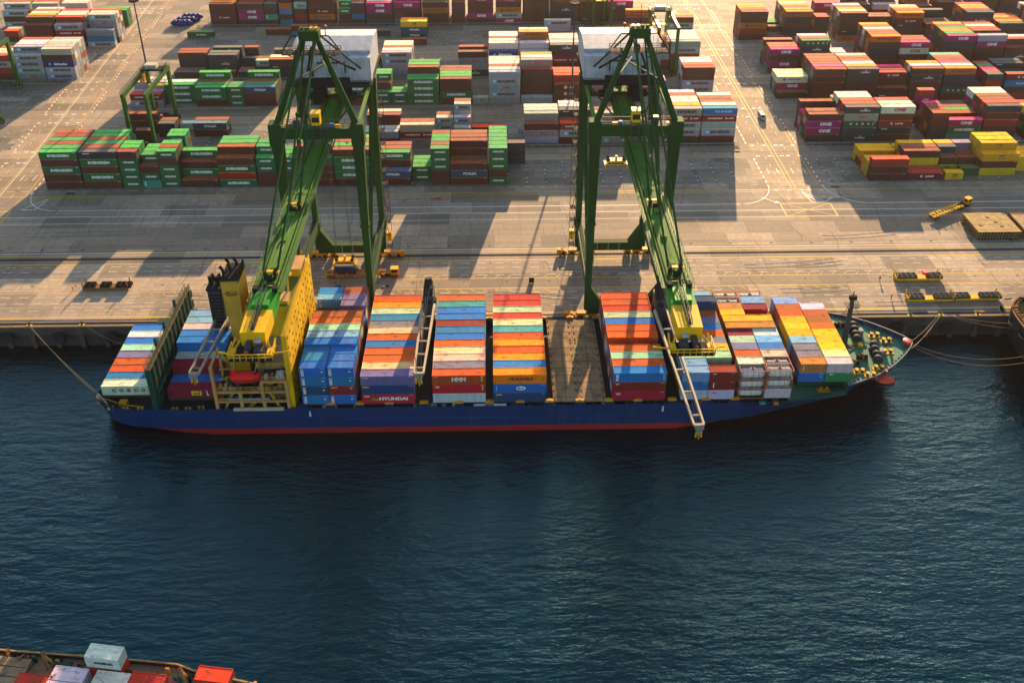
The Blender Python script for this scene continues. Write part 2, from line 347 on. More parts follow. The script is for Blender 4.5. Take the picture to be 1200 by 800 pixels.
# ---- the yard
GX = lambda k: -147.35+6.335*k
BY = {1: 256.7, 2: 284.5, 3: 317.7, 4: 344.7, 5: 379.6, 6: 405.5, 7: 440.}
PG, PM, PO, PY = 'GGGBBB', 'MMMmmWBR', 'BBBBKNNOPRTm', 'YYYYBB'
YARD = [
 # nearest block
 (1, 0, 40, 'BBGBG|5G|5B|5G|5B|5B', PG), (1, 2, 40, 'BGBGN|5B|5G|5B|5G|5G', PG), (1, 4, 20, 'GGGGB|5G|5G|-|-|-', PG),
 (1, 5, 20, 'TGB|4G|4G|4G|-|-', PG), (1, 6, 20, 'GGGBG|5B|5G|3B|5G|5G', PG), (1, 7, 40, 'B|3B|BBBG|3m|-|-', PG),
 (1, 9, 40, 'GRGB|5B|5G|5G|4B|-', PG), (1, 11, 20, 'BBGG|BBBGG|5G|4B|4G|-', PG), (1, 12, 20, 'BBGG|4G|4G|3B|-|-', PG),
 (1, 13, 40, 'BBBG|5B|5G|5B|4G|-', PG), (1, 15, 40, 'BGGGB|5G|5B|5G|4B|-', PG), (1, 17, 40, 'BI|BBBG|4B|4B|-|-', PG),
 (1, 19, 20, '-|GG|2G|2G|-|-', PG), (1, 20, 20, 'BBGGG|5B|5G|5G|5B|-', PG), (1, 21, 40, 'BIB|3B|BBBBB|5B|5B|-', PG),
 (1, 23, 20, 'GBGGG|5G|5G|5G|5G|5G', PG), (1, 24, 20, '-|-|-|-|-|NNN', 'N'),
 (1, 43, 40, 'BBR|2Y|2Y|1R|2Y|2Y', PY), (1, 45, 40, 'k|1k|YYB|3B|3Y|2Y', PY), (1, 47, 20, 'Y|-|2B|3N|3Y|-', PY), (1, 48, 20, '-|U|2B|2B|3V|-', PY),
 (1, 49, 40, '-|YBY|4Y|4Y|4Y|-', PY), (1, 51, 40, '-|-|2Y|2Y|2Y|-', PY),
 # second block
 (2, 2, 40, '-|-|-|-|NBB|2B', 'BN'), (2, 3, 20, '-|2B|-|-|-|-', 'B'), (2, 4, 20, '-|-|-|BN|2B|-', 'BN'), (2, 5, 20, '-|-|-|-|-|1W', 'B'),
 (2, 6, 40, '-|-|-|BI|GB|-', 'BG'),
 (2, 16, 40, 'BM|2M|-|3B|3M|-', PM), (2, 18, 40, 'mHM|3B|-|-|-|-', PM), (2, 20, 20, '-|-|3M|3B|-|-', PM), (2, 21, 20, '-|2M|3M|-|4M|4B', PM),
 (2, 22, 40, '-|-|-|R|-|-', 'R'), (2, 25, 40, 'MmB|mmmm|4M|4W|-|-', PM), (2, 27, 40, 'BMH|3B|KKKN|4M|4W|-', PM), (2, 29, 40, 'mMB|4M|4B|3W|-|-', PM),
 (2, 30.9, 20, 'SM|3M|2W|-|-|-', PM), (2, 33, 40, 'BMMHM|5O|5W|5W|5B|5W', PM), (2, 35, 40, 'BMMHL|5W|5B|5B|5W|-', PM),
 (2, 41, 40, 'BPPB|4B|3R|3P|4B|-', PO), (2, 43, 40, 'KKUmK|5R|5B|5W|5W|4Y', PO), (2, 45, 40, 'BNkBw|5W|5R|-|-|-', PO),
 (2, 48, 20, 'NNBB|4B|4B|4P|-|5R', PO), (2, 49, 40, 'TGP|-|3B|3G|3B|-', PO), (2, 51, 40, 'BBRBN|5R|5B|5B|5W|5W', PO), (2, 53.5, 40, 'BGG|3B|4Y|4B|-|-', PO),
 # third block
 (3, 1, 40, 'MH|2M|3M|3M|2W|-', PM), (3, 3, 40, '-|GGG|3W|-|-|-', PG), (3, 5, 40, 'BGG|3G|3B|4G|-|-', PG), (3, 7, 20, 'GGG|3G|-|-|-|-', PG),
 (3, 8, 40, 'BBI|3G|3B|4G|-|-', PG), (3, 12, 40, 'GGG|3G|3B|-|-|-', PG), (3, 14, 40, 'BBG|3B|3G|3B|-|-', PG), (3, 16, 20, 'GG|3B|4G|4G|-|-', PG),
 (3, 17, 20, 'GG|2G|-|-|-|-', PG), (3, 18, 40, 'GGGG|4G|5B|5G|5G|-', PG), (3, 20, 40, 'BGBB|4G|4G|4B|4B|-', PG), (3, 22, 20, '1m|1K|-|-|-|-', PM),
 (3, 23, 40, 'mMmMM|5W|5B|5W|5W|5W', PM), (3, 25, 40, 'M|SBBBB|6m|6W|6O|-', PM), (3, 27, 40, 'CCC|CCCR|4B|4R|-|-', PM), (3, 29, 40, 'mB|3M|3W|3M|-|-', PM),
 (3, 33, 20, 'RW|3m|3W|-|-|-', PM), (3, 35, 40, '-|MMMBB|5R|5W|5W|-', PM), (3, 31, 40, 'mMH|3m|4W|4M|-|-', PM),
 (3, 41, 40, '-|B|NPw|3W|3W|-', PO), (3, 43, 40, 'BBBBB|5P|5B|5B|5R|5B', PO), (3, 45, 40, 'BBBKK|5O|5W|5B|5B|5W', PO), (3, 47, 40, 'NB|BBBk|4B|4P|-|-', PO),
 (3, 49, 40, 'BNBKB|5W|5O|-|-|-', PO), (3, 51, 40, 'BUNNO|5W|5P|5B|5R|5T', PO), (3, 53.7, 20, 'BBRK|4R|4P|4G|4B|-', PO), (3, 54.9, 40, 'RBLk|3k|-|-|4N|4N', PO),
 (3, 57, 40, 'BBN|4B|4O|-|-|-', PO),
 # fourth block
 (4, -10, 40, 'BRMR|4M|4W|4R|-|-', PM), (4, -8, 40, 'mMMM|5M|5W|5W|5R|-', PM), (4, -6, 40, 'MMSBM|5M|5M|5W|5M|-', PM),
 (4, 2.3, 40, 'N|1B|-|NNB|3B|-', 'NB'), (4, 4.4, 40, 'B|-|KKK|3K|-|3K', 'NBK'), (4, 6.5, 20, 'N|1B|-|2N|-|3B', 'NB'), (4, 7.5, 20, 'L|-|BM|2B|-|-', 'NB'),
 (4, 8.6, 40, 'NNB|3W|-|-|3K|-', 'NB'), (4, 10.8, 40, 'BG|3M|3B|-|-|-', PM), (4, 14.9, 20, '3B|3O|2W|-|-|-', PM), (4, 16, 40, 'mMMM|4W|4B|4W|4W|-', PM),
 (4, 21, 40, 'KmmB|-|4B|-|-|-', PM), (4, 23, 40, 'MMRS|5W|5W|5B|5W|5W', PM), (4, 25, 40, 'BmmM|5W|5B|6O|6W|-', PM), (4, 27, 40, 'RBHBK|5W|5m|5W|5W|-', PM),
 (4, 29, 40, 'mBM|4M|4W|4R|-|-', PM), (4, 31, 40, 'mBM|3M|4W|4R|-|-', PM), (4, 33, 40, '-|BRMBB|5B|5W|5O|-', PM), (4, 35, 40, '-|BKRMm|5W|5W|5W|5W', PM),
 (4, 41.5, 40, 'BPBP|4R|4B|3B|4R|-', PO), (4, 43.6, 40, '-|BBBKU|5R|5W|-|-', PO), (4, 45.7, 20, '-|3W|3W|-|-|-', PO), (4, 48, 40, 'BBBNBO|6R|6B|6W|6B|6O', PO),
 (4, 50, 40, 'BRBwP|5B|5B|-|-|-', PO), (4, 53, 40, 'BBBBNP|6G|6O|6G|6B|6O', PO), (4, 55, 40, 'BBBBPM|-|6B|6R|6W|6B', PO), (4, 57, 40, 'BBKB|5B|5W|-|-|-', PO),
 # fifth block
 (5, -11.2, 20, 'MBR|3M|-|-|-|-', PM), (5, -9.7, 40, 'BBBB|5B|5O|5W|5R|5W', PM), (5, -7.6, 40, 'MRHM|5R|5W|5W|5R|-', PM), (5, -5.5, 40, 'MLm|-|BMMmM|5W|5R|-', PM),
 (5, 1, 40, '-|-|-|-|U|-', 'G'), (5, 6.6, 40, '-|-|-|-|-|B', 'B'), (5, 8.6, 40, '-|-|-|-|LB|-', 'B'), (5, 12.6, 20, '-|-|-|-|O|-', 'B'), (5, 13.7, 20, '-|-|-|-|B|-', 'B'),
 (5, 14.8, 20, '-|-|-|-|N|-', 'B'), (5, 16.6, 40, 'B|-|-|IIY|3O|-', 'B'), (5, 27, 40, '-|-|-|BMM|-|-', PM), (5, 33, 40, '-|-|-|-|OOB|4O', PO), (5, 36, 40, '-|-|-|-|BMB|3O', PM),
 (5, 41, 40, '-|BROBB|5R|5O|5O|-', PO), (5, 43.2, 20, 'B|-|2B|-|2G|2G', PO), (5, 44.2, 40, '-|KNBNO|5O|5B|5O|5W|5O', PO), (5, 46.4, 20, '-|BBNB|4B|3W|-|-', PO),
 (5, 48, 40, 'ONBBB|5W|5O|5B|5W|-', PO), (5, 50, 40, '-|BBkB|4B|-|-|-', PO), (5, 52, 40, 'BBNkO|5R|5O|5W|-|-', PO), (5, 54.2, 40, 'NBB|3B|3K|-|4K|-', PO),
 (5, 57, 40, 'BBRkN|5B|5O|5O|5P|-', PO), (5, 59.5, 40, 'BBK|3O|3B|3O|3B|-', PO), (5, 61.7, 40, 'NNBBB|5U|5O|5B|5W|-', PO),
 # sixth block
 (6, -9, 40, 'BMM|4M|4W|-|-|-', PM), (6, -11.2, 40, 'BMM|4M|4B|-|-|-', PM), (6, -6, 40, 'GGG|3G|-|-|-|-', PG), (6, -13.3, 40, 'MBM|4M|4B|-|-|-', PM),
 (6, 2.1, 40, 'BkBB|4O|4B|4O|5B|5B', PO), (6, 4.2, 40, 'BPPB|4B|5B|5O|5B|5B', PO), (6, 6.2, 20, 'BTBK|4B|5K|4B|5B|5B', PO), (6, 7.3, 20, 'LBLOB|5K|5B|4B|5B|5B', PO),
 (6, 8.4, 20, 'BRBM|5K|5B|4B|5B|5B', PO), (6, 9.5, 40, 'BOkBB|5B|5B|4B|5B|5B', PO), (6, 11.7, 20, 'BBG|4G|4O|4B|5B|5B', PO), (6, 12.7, 20, 'BLBK|4B|4N|4B|5B|5B', PO),
 (6, 13.8, 40, 'KBPP|4W|4G|4B|5B|5B', PO), (6, 15.9, 40, 'LBBP|5P|5B|4B|5B|5B', PO), (6, 18, 40, 'BBOB|4U|5B|4B|5B|5B', PO), (6, 20.2, 20, 'BBKB|5B|5B|4B|5B|5B', PO),
 (6, 21.4, 40, 'BPBBP|5P|5B|4B|5B|5B', PO), (6, 23.5, 40, 'PMOBP|5P|5B|4B|5B|5B', PO), (6, 25.6, 40, 'BBBBB|5O|5B|4B|5B|5B', PO), (6, 27.7, 40, 'BBKB|5B|5W|4B|5B|5B', PO),
 (6, 29.8, 40, 'NBBB|4O|5K|5B|5B|5B', PO), (6, 31.9, 40, 'BBNP|4O|4P|4B|5B|5B', PO),
 (6, 48.2, 40, '-|-|-|-|2P|2R', PO), (6, 50.4, 40, '-|-|-|2K|2B|3B', PO), (6, 52.6, 40, '-|-|-|2W|2K|3B', PO), (6, 55, 40, '-|-|BB|2K|3O|3B', PO), (6, 57.2, 40, '-|KBB|3K|4B|4O|-', PO),
 (6, 59.4, 40, 'BBKB|4B|4O|4K|4B|-', PO), (6, 61.6, 40, 'BBNB|5B|5O|4P|4B|-', PO),
]
BN = {1: 'nearest block', 2: 'second block', 3: 'third block', 4: 'fourth block', 5: 'fifth block', 6: 'farthest block'}
cnt = {}
for b, k, L, rows, pal in sorted(YARD, key=lambda r: (r[0], r[1])):
    side = 'left' if k < -2 else ('centre' if k < 40 else 'right')
    i = cnt.get((b, side), 0); cnt[(b, side)] = i+1
    o = 'first' if i == 0 else ORD[i]
    where = '%s stack from left, %s, %s yard' % (o, BN[b], side)
    stack(GX(k), BY[b], .02, L40 if L == 40 else L20, rows, pal, 2.69, where, 'yard')
# ---- the ship
SP, ZD = 2.458, 1.42
PS = 'bnurxsdve'
SHIP = [
 (-92.2, 160.4, L40, 'c|u|r|r|v|g|u|c|u', 'hindmost bay at the stern', ZD),
 (-76.4, 159.1, L40, 'd|u|dd|2s|nnu|3u|3s|3l|3l', 'bay between green wall and funnel', ZD),
 (-44.6, 156.65, L20, 'unuu|4u|4u|-|-|-|-|-|3u|3n|4l|4u', 'left half, bay beside bridge front', ZD),
 (-38.35, 156.65, L20, 'uxuu|4u|4u|-|-|-|-|-|3u|4v|4v|4b', 'right half, bay beside bridge front', ZD),
 (-44.6, 156.65, L40, '-|-|-|4u|4l|4g|4r|4b', 'bay beside bridge front', ZD+.55),
 (-30.93, 156.65, L40, 'hnv|3e|3r|3r|3u|3r|3e|3v|3u|3g|3o|3r', 'second bay ahead of bridge', ZD),
 (-14.59, 156.65, L40, 'shr|3v|3e|3e|3r|3u|3u|3x|3u|3u|3t|3r', 'third bay ahead of bridge', ZD),
 (-.57, 156.65, L40, 'nuo|3u|3o|3r|3o|3r|3t|3e|3j|3g|3j|3j', 'bay left of bare hatches', ZD),
 (27.06, 156.65, L40, 'hxu|3r|3g|3r|2u|3r|3r|3u|3g|3j|3r|3r', 'bay right of bare hatches', ZD),
 (42.95, 156.65, L20, 'sul|3l|3g|3y|3v|3r|3u|3v|3b|4n|3u|3l', 'left half, bay under right boom', ZD),
 (49.2, 156.65, L20, 'cxx|2q|3g|3y|3v|3r|3u|3v|3b|4n|3u|3l', 'right half, bay under right boom', ZD),
 (56.15, 156.65, L20, '-|3s|3r|3v|3g|3d|-|-|3y|3q|2s|2s', 'left half, tank bay', ZD+.15),
 (62.4, 156.65, L20, 's|2s|3e|3u|3l|3c|3s|-|-|3d|3l|2s', 'right half, tank bay', ZD+.15),
 (56.15, 156.65, L40, '-|-|-|-|-|-|3q|3y', 'tank bay', ZD+.5),
 (70.75, 156.65, L20, '-|uq|2v|2v|2l|2y|2y|2y|2r|2b|2l', 'left half, foremost bay', 4.0),
 (77.0, 156.65, L20, '-|zs|2e|2y|2y|2y|2r|2b|2b|2c', 'right half, foremost bay', 4.0),
]
for x0, y0, L, rows, where, z0 in SHIP:
    stack(x0, y0, z0, L, rows, PS, SP, where, 'ship')
SHIP_TEXT = {}
# ---- the near ship in the corner (rotated)
A3 = R(-7.2); O3 = Vector((-64.96, 98.44)); U3 = Vector((math.cos(A3), math.sin(A3))); V3 = Vector((-math.sin(A3), math.cos(A3)))
NEAR = [(-2.4, -1.5, 'j', 0, 'bottom'), (-2.4, -1.5, 'c', 1, 'top'), (-7.9, -4.25, 'c', 0, 'a'), (-13.4, -6.0, 'j', 0, 'b'), (-.3, -4.15, 'c', 0, 'c'),
        (5.8, -3.8, 'j', 0, 'd'), (16.7, -1.5, 'j', 0, 'e'), (-7.9, -6.8, 'c', 0, 'f')]
NL = ['scarlet container under a white one near deck edge', 'rusty white container topping a scarlet one near deck edge', 'white container on near ship beside the tan hatch', 'scarlet container on near ship right of tan hatch',
      'white container in front of two-high pair on near ship', 'scarlet container right of a white one on near ship', 'scarlet container alone at far right end of near ship', 'second white container nearer the frame edge on near ship']
for (u, v, c, t, _), lab in zip(NEAR, NL):
    p = O3+U3*u+V3*v
    C.append(dict(x=p.x, y=p.y, z=-2+.02+t*CH, L=L20, c=c, j=0, t=t, n=1, where='', site='near', rz=A3, text=(t == 1), label=lab))

# ------------------------------------------------------------------ which containers show largest
for c in C:
    c['vis'] = 0.
def corners(c):
    a = math.cos(c['rz']); b = math.sin(c['rz']); L = c['L']/2
    dep = (0, CW) if c['rz'] == 0 else (-CW/2, CW/2)
    return [Vector((c['x']+x*a-y*b, c['y']+x*b+y*a, c['z']+z)) for z in (0, CH-.02) for y in dep for x in (-L, L)]
vs, fs = [], []
for c in C:
    o = len(vs); vs += corners(c)
    fs += [[o+k for k in f] for f in ((0, 2, 3, 1), (4, 5, 7, 6), (0, 1, 5, 4), (2, 6, 7, 3), (0, 4, 6, 2), (1, 3, 7, 5))]
bvh = BVHTree.FromPolygons(vs, fs)
EYE = Vector((0, 0, CAM_H))
def seen(c):
    q = corners(c); tot = 0.
    side = (0, 4, 6, 2) if c['x'] > 0 else (1, 3, 7, 5)
    for ids, isfront in (((0, 1, 5, 4), 1), ((4, 5, 7, 6), 0), (side, 0)):
        P = [q[i] for i in ids]; pr = [project(p) for p in P]
        ar = abs(sum(pr[i][0]*pr[(i+1) % 4][1]-pr[(i+1) % 4][0]*pr[i][1] for i in range(4)))/2
        hit = n = 0
        for a in (.1, .5, .9):
            for b in (.15, .5, .85):
                p = P[0].lerp(P[1], a).lerp(P[3].lerp(P[2], a), b); n += 1
                x, y = project(p)
                if not (0 <= x <= 1200 and 0 <= y <= 800): continue
                d = p-EYE; L = d.length
                h = bvh.ray_cast(EYE, d.normalized(), L-.06)
                if h[0] is None: hit += 1
        tot += ar*hit/n
        if isfront: c['front'] = hit/n
    return tot
for c in C: c['vis'] = seen(c)
occ = {}
for c in C: occ[(round(c['x']), round(c['y']*2), round(c['z']))] = 1
ranked = sorted(C, key=lambda c: -c['vis'])
SHOWN = [c for c in ranked if c['vis'] > .5]
SINGLE = SHOWN[:300]; CROWD = SHOWN[300:]
keep = set(id(c) for c in SHOWN)
# boxes hidden from the camera but open to the side or top of their stack join the crowd so that the stacks are whole from elsewhere
for c in C:
    if id(c) in keep: continue
    q = corners(c); mid = sum(q, Vector())/8
    for d, r in ((Vector((0, 0, 1)), CH), (Vector((1, 0, 0)), c['L']/2+.8), (Vector((-1, 0, 0)), c['L']/2+.8), (Vector((0, -1, 0)), CW), (Vector((0, 1, 0)), CW)):
        st = mid+d*(r if d.x == 0 else c['L']/2+.06)
        if d.x == 0: st = mid+d*((CH if d.z else CW)/2+.06)
        if bvh.ray_cast(st, d, .9)[0] is None: CROWD.append(c); break

# ------------------------------------------------------------------ container meshes
def corrugate(x0, x1, period, depth):
    n = max(2, int(round((x1-x0)/period))); p = (x1-x0)/n; out = []
    for i in range(n):
        a = x0+i*p
        out += [(a, 0), (a+.18*p, depth), (a+.5*p, depth), (a+.68*p, 0)]
    out.append((x1, 0)); return out
def container_mesh(L, detailed=True):
    mb = MB(); h = L/2; W = CW; H = CH-.02; fr = .14
    # frame: four posts, top and bottom rails, corner castings
    for x in (-h, h-fr):
        for y in (0, W-fr): mb.box(x, y, .16, x+fr, y+fr, H-.14, M_BODY)
    for z0, z1 in ((0, .16), (H-.14, H)):
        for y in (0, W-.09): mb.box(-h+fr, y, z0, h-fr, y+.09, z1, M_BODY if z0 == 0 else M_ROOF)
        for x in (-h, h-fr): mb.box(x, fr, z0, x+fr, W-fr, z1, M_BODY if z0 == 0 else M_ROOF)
        for x in (-h, h-fr):
            for y in (0, W-fr): mb.box(x-.004, y-.004, z0-.004*(z0 == 0), x+fr+.004, y+fr+.004, z1+.006*(z0 > 0), M_BODY)
    # corrugated sides and roof
    pr = corrugate(-h+fr, h-fr, .42, .045)
    for y, s in ((.03, 1), (W-.03, -1)):
        vs = [(x, y+s*d, .16) for x, d in pr]+[(x, y+s*d, H-.14) for x, d in pr]; n = len(pr)
        mb.add(vs, [(i, i+1, n+i+1, n+i) for i in range(n-1)], M_BODY)
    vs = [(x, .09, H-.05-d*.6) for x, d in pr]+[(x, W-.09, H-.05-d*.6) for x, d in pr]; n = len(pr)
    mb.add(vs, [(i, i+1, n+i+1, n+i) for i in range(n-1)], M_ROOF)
    mb.box(-h+fr, .09, .1, h-fr, W-.09, .16, M_BODY)
    pe = corrugate(fr, W-fr, .3, .04)
    vs = [(-h+.03+d, y, .16) for y, d in pe]+[(-h+.03+d, y, H-.14) for y, d in pe]; n = len(pe)
    mb.add(vs, [(i, i+1, n+i+1, n+i) for i in range(n-1)], M_BODY)
    # door end with four locking bars
    mb.box(h-.09, fr, .16, h-.05, W/2-.012, H-.14, M_BODY); mb.box(h-.09, W/2+.012, .16, h-.05, W-fr, H-.14, M_BODY)
    for y in (.42, .88, 1.55, 2.02):
        mb.box(h-.05, y-.02, .1, h-.01, y+.02, H-.1, STEEL); mb.box(h-.045, y-.13, 1.1, h-.004, y+.13, 1.16, STEEL)
    # number plates
    for y, s in ((-.003, 1), (W+.003, -1)):
        mb.add([(s*(h-1.25), y, H-.36), (s*(h-.3), y, H-.36), (s*(h-.3), y, H-.27), (s*(h-1.25), y, H-.27)], [(0, 1, 2, 3)], M_PLATE)
    return mb.mesh('shipping_container')
MESH = {L40: container_mesh(L40), L20: container_mesh(L20)}
def tank_mesh():
    mb = MB(); h = L20/2; W = CW; H = CH-.02; f = .16
    fm = paint('tank_frame_paint', (.36, .1, .05), .6, 0, .4, .3, 1); tm = paint('tank_shell_paint', (.56, .53, .47), .35, 0, .45, .2, .8)
    for x in (-h, h-f):
        for y in (0, W-f): mb.box(x, y, 0, x+f, y+f, H, fm)
        for z in (0, H-f): mb.box(x, f, z, x+f, W-f, z+f, fm)
    for y in (0, W-f):
        for z in (0, H-f): mb.box(-h+f, y, z, h-f, y+f*.8, z+f, fm)
    for sgn in (-1, 1): mb.tube((sgn*(h-.25), W/2, H/2), (sgn*(h-.75), W/2, H/2), .75, tm, 18, 1.12)
    mb.tube((-h+.75, W/2, H/2), (h-.75, W/2, H/2), 1.12, tm, 18, caps=False)
    for k in (-1.3, 0, 1.3): mb.tube((k-.05, W/2, H/2), (k+.05, W/2, H/2), 1.15, fm, 18, caps=False)
    mb.box(-.5, W/2-.35, H-.22, .5, W/2+.35, H-.06, STEEL); mb.tube((0, W/2, H-.1), (0, W/2, H+.05), .25, DARK, 10)
    return mb.mesh('tank_container')
def letter(mb, c, L, Y=-.02, mats=M_LETTER):
    """brand lettering on the long side at y = Y, container-local; returns True when something was drawn"""
    k = c['c']; T = lambda *a, **kw: put_text(mb, *a, **kw); h = L/2; s = 1 if L > 8 else .5
    m = lambda q: mats[q]; site = c['site']; z = 1.42
    if site == 'ship':
        lt = SHIP_LETTER.get((c['where'], c['j'], c['t']))
        if not lt: return False
        for item in lt:
            if item[0] == 't': T(item[1], item[2], item[3], item[4], item[5], Y, m(item[6]))
            elif item[0] == 'r': put_rect(mb, item[1], item[2], item[3], item[4], Y, m(item[5]))
            elif item[0] == 'p': put_poly(mb, item[1], Y, m(item[2]))
            elif item[0] == 'o':
                pts = [(item[1]+item[3]*math.cos(2*math.pi*i/20), item[2]+item[4]*math.sin(2*math.pi*i/20)) for i in range(20)]
                put_poly(mb, pts, Y+.006, m(item[5]))
        return True
    if site == 'near':
        T('MAERSK', .3, 1.3, 3.4, .6, Y, m('d')); return True
    v = (hash((round(c['x']), c['j'], c['t'])) % 100)/100.
    if k == 'G': T('EVERGREEN', .1, z, 7.0*s, 1.0 if s == 1 else .66, Y, m('w')); return True
    if k == 'M' and v < .85:
        put_rect(mb, -3.9*s, z, 1.5*s+.2, 1.35, Y, m('s')); put_star(mb, -3.9*s, z, .6, Y-.006, m('w'))
        T('MAERSK', .9*s, z, 7.2*s, 1.15 if s == 1 else .8, Y, m('d')); return True
    if k == 'm' and v < .6: put_rect(mb, .6*s, z, 2.6*s, .6, Y, m('r'), .3); put_rect(mb, -1.6*s, z+.05, 1.2*s, .09, Y, m('w')); return True
    if k == 'P': T('ONE', .4*s, z, 4.2*s, 1.3, Y, m('w')); return True
    if k == 'w' and c['x'] > 100:
        if c['t'] == 2: put_rect(mb, -3.2, z, 1., .9, Y, m('b'), .3); T('Hapag-Lloyd', .6, z, 5., .7, Y, m('d'))
        else: T('ONE', .6*s, z, 4.2*s, 1.4, Y, m('p'))
        return True
    if k == 'O' and s == 1: put_rect(mb, -3., z, 1.2, 1., Y, m('b'), .35); T('Hapag-Lloyd', 1.3, z, 6., .8, Y, m('d')); return True
    if k == 'H': T('HAMBURG', -1.6, z, 5.2, .6, Y, m('w')); put_poly(mb, [(1.9, z+.5), (3.1, z), (1.9, z-.5), (2.3, z)], Y, m('w')); T('SUD', 4.2, z, 1.8, .55, Y, m('w')); return True
    if k == 'k' and s == 1: T('K', -1.2, z, 1., .8, Y, m('w')); T('LINE', 1.4, z-.05, 2.8, .6, Y, m('w')); return True
    if k == 'U' and s == 1 and c['x'] > 100:
        for i, ch in enumerate('UASC'): T(ch, -3.3+i*2.1, z, .8, .85, Y, m('w'))
        T('/', 4.7, z, .5, 1.1, Y, m('w')); return True
    if k == 'I' and v < .9: T('ITALIA', .3*s, z, 4.4*s, .9, Y, m('w')); return True
    if k == 'S': T('Safmarine', .6, z, 5.4, 1.1, Y, m('w')); put_rect(mb, -3.8, z, 1.1, .9, Y, m('s')); return True
    if k == 'C' and s == 1:
        pts = [(-1.6+.62*math.cos(i*.6283), z+.62*math.sin(i*.6283)) for i in range(10)]; put_poly(mb, pts, Y, m('w')); T('C', -1.6, z, .6, .7, Y-.006, m('d')); T('AI', .6, z, 1.6, .9, Y, m('w')); return True
    if k == 'Y' and v < .7: put_rect(mb, .2*s, z, 1.5, 1.25, Y, m('d')); T('msc', .2*s, z-.1, 1.1, .55, Y-.006, m('y')); return True
    if k == 'K' and s == 1 and v < .6: T('VASI LINE' if c['x'] < 0 else 'UASC', .8, z-.2, 3.6, .6, Y, m('w')); put_poly(mb, [(.2, z+.3), (1.5, z+.3), (.9, z+.65)], Y, m('w')); return True
    if k == 'U' and s == 1: T('SEA METAL', .4, z, 4.6, .7, Y, m('w')); return True
    if k == 'L' and s == 1 and c['x'] > 40: T('KLINGE', 1.2, z, 6., .9, Y, m('l')); return True
    if k == 'T' and s == .5: put_rect(mb, -2.2, z, .35, 1.6, Y, m('w')); return True
    if k == 'N' and s == 1 and v < .5: put_rect(mb, -3.6, z+.6, 2.2, .25, Y, m('w')); return True
    return False
SHIP_LETTER = {
 ('hindmost bay at the stern', 0, 0): [('t', ch, -3.2+i*1.7, 1.45, 1.05, .95, 'd') for i, ch in enumerate('COSCO')],
 ('bay between green wall and funnel', 0, 0): [('r', .6, 1.5, 2.4, 1.3, 'y'), ('t', 'ml', .6, 1.45, 1.6, .8, 'd'), ('t', 'L', 3.2, 1.5, .5, 1.4, 'w')],
 ('second bay ahead of bridge', 0, 0): [('p', [(-4.1, .95), (-2.5, .95), (-3.3, 1.9)], 'g'), ('p', [(-3.0, .95), (-2.2, .95), (-2.6, 1.45)], 'y'), ('t', 'HYUNDAI', 1.2, 1.45, 6.6, 1.0, 'w'), ('r', -4.9, 2.2, 1.2, .3, 'w')],
 ('second bay ahead of bridge', 0, 1): [('r', -5., 2.2, 1.5, .28, 'y')], ('second bay ahead of bridge', 0, 2): [('r', -5., 2.2, 1.5, .28, 'y')],
 ('third bay ahead of bridge', 0, 2): [('t', 'HMM', 0, 1.55, 3.2, 1.25, 'w'), ('r', -5.3, 2.3, .9, .12, 'w'), ('r', 5.3, 1.6, .3, 1.5, 'y')],
 ('third bay ahead of bridge', 0, 1): [('t', 'GE', -5., 2.0, 1., .5, 'w'), ('r', 5.4, 1.6, .25, 1.4, 'y')],
 ('third bay ahead of bridge', 0, 0): [('r', 2.4, 1.5, .3, .3, 'w')],
 ('bay left of bare hatches', 0, 2): [('t', 'NURANELR', .4, 1.4, 5.6, .75, 'd')],
 ('bay left of bare hatches', 0, 1): [('o', .2, 1.4, 1.15, .62, 'w'), ('t', 'ELA', .2, 1.4, 1.5, .62, 'b'), ('r', -5.4, 1.4, .25, 1.6, 's')],
 ('bay left of bare hatches', 0, 0): [('r', -4.8, 2.2, 1.4, .3, 'y')],
 ('bay right of bare hatches', 0, 2): [('r', -5.3, 1.4, .55, 1.9, 'w'), ('r', -5.3, 1.2, .3, .5, 'r'), ('r', 5.4, 1.4, .25, 1.4, 'y')],
 ('bay right of bare hatches', 0, 0): [('t', 'GE', -4.9, 2.0, 1.1, .5, 'w')], ('bay right of bare hatches', 0, 1): [('r', -5.2, 2.2, .8, .25, 'w')],
 ('right half, bay under right boom', 0, 0): [('t', 'GE', -1.6, 1.9, .9, .45, 'r')],
 ('right half, bay under right boom', 0, 1): [('r', -2., 1.5, .25, 1.4, 'w')], ('right half, bay under right boom', 0, 2): [('r', -2., 2.2, .9, .2, 'w')],
 ('left half, foremost bay', 1, 0): [('t', 'V', 2.2, 1.5, .4, .4, 'w')], ('left half, foremost bay', 1, 1): [('r', -2.3, 1.5, .2, 1.5, 'w')],
 ('right half, foremost bay', 1, 0): [('r', -1.7, 2.2, 1., .25, 'w')],
}
for _t in range(4):
    for _h in ('left half, bay beside bridge front', 'right half, bay beside bridge front'):
        SHIP_LETTER[(_h, 0, _t)] = [('r', -2.35, 1.35, .6, 2.0, 'w'), ('r', -2.35, 1.9, .34, .5, 'r'), ('r', -2.35, .9, .34, .4, 'b'), ('r', 2.1, 1.5, .5, .3, 'w')]
SHIP_LETTER[('right half, bay beside bridge front', 0, 1)] = [('r', -1.8, 2.2, 1.5, .25, 'y'), ('r', 2.1, 1.9, .5, .2, 'w')]
for _h, _j in (('left half, bay beside bridge front', 10), ('right half, bay beside bridge front', 10)):
    for _t in (2, 3): SHIP_LETTER[(_h, _j, _t)] = [('r', -2.35, 1.35, .6, 2.0, 'w'), ('r', -2.35, 1.5, .34, .9, 'r')]

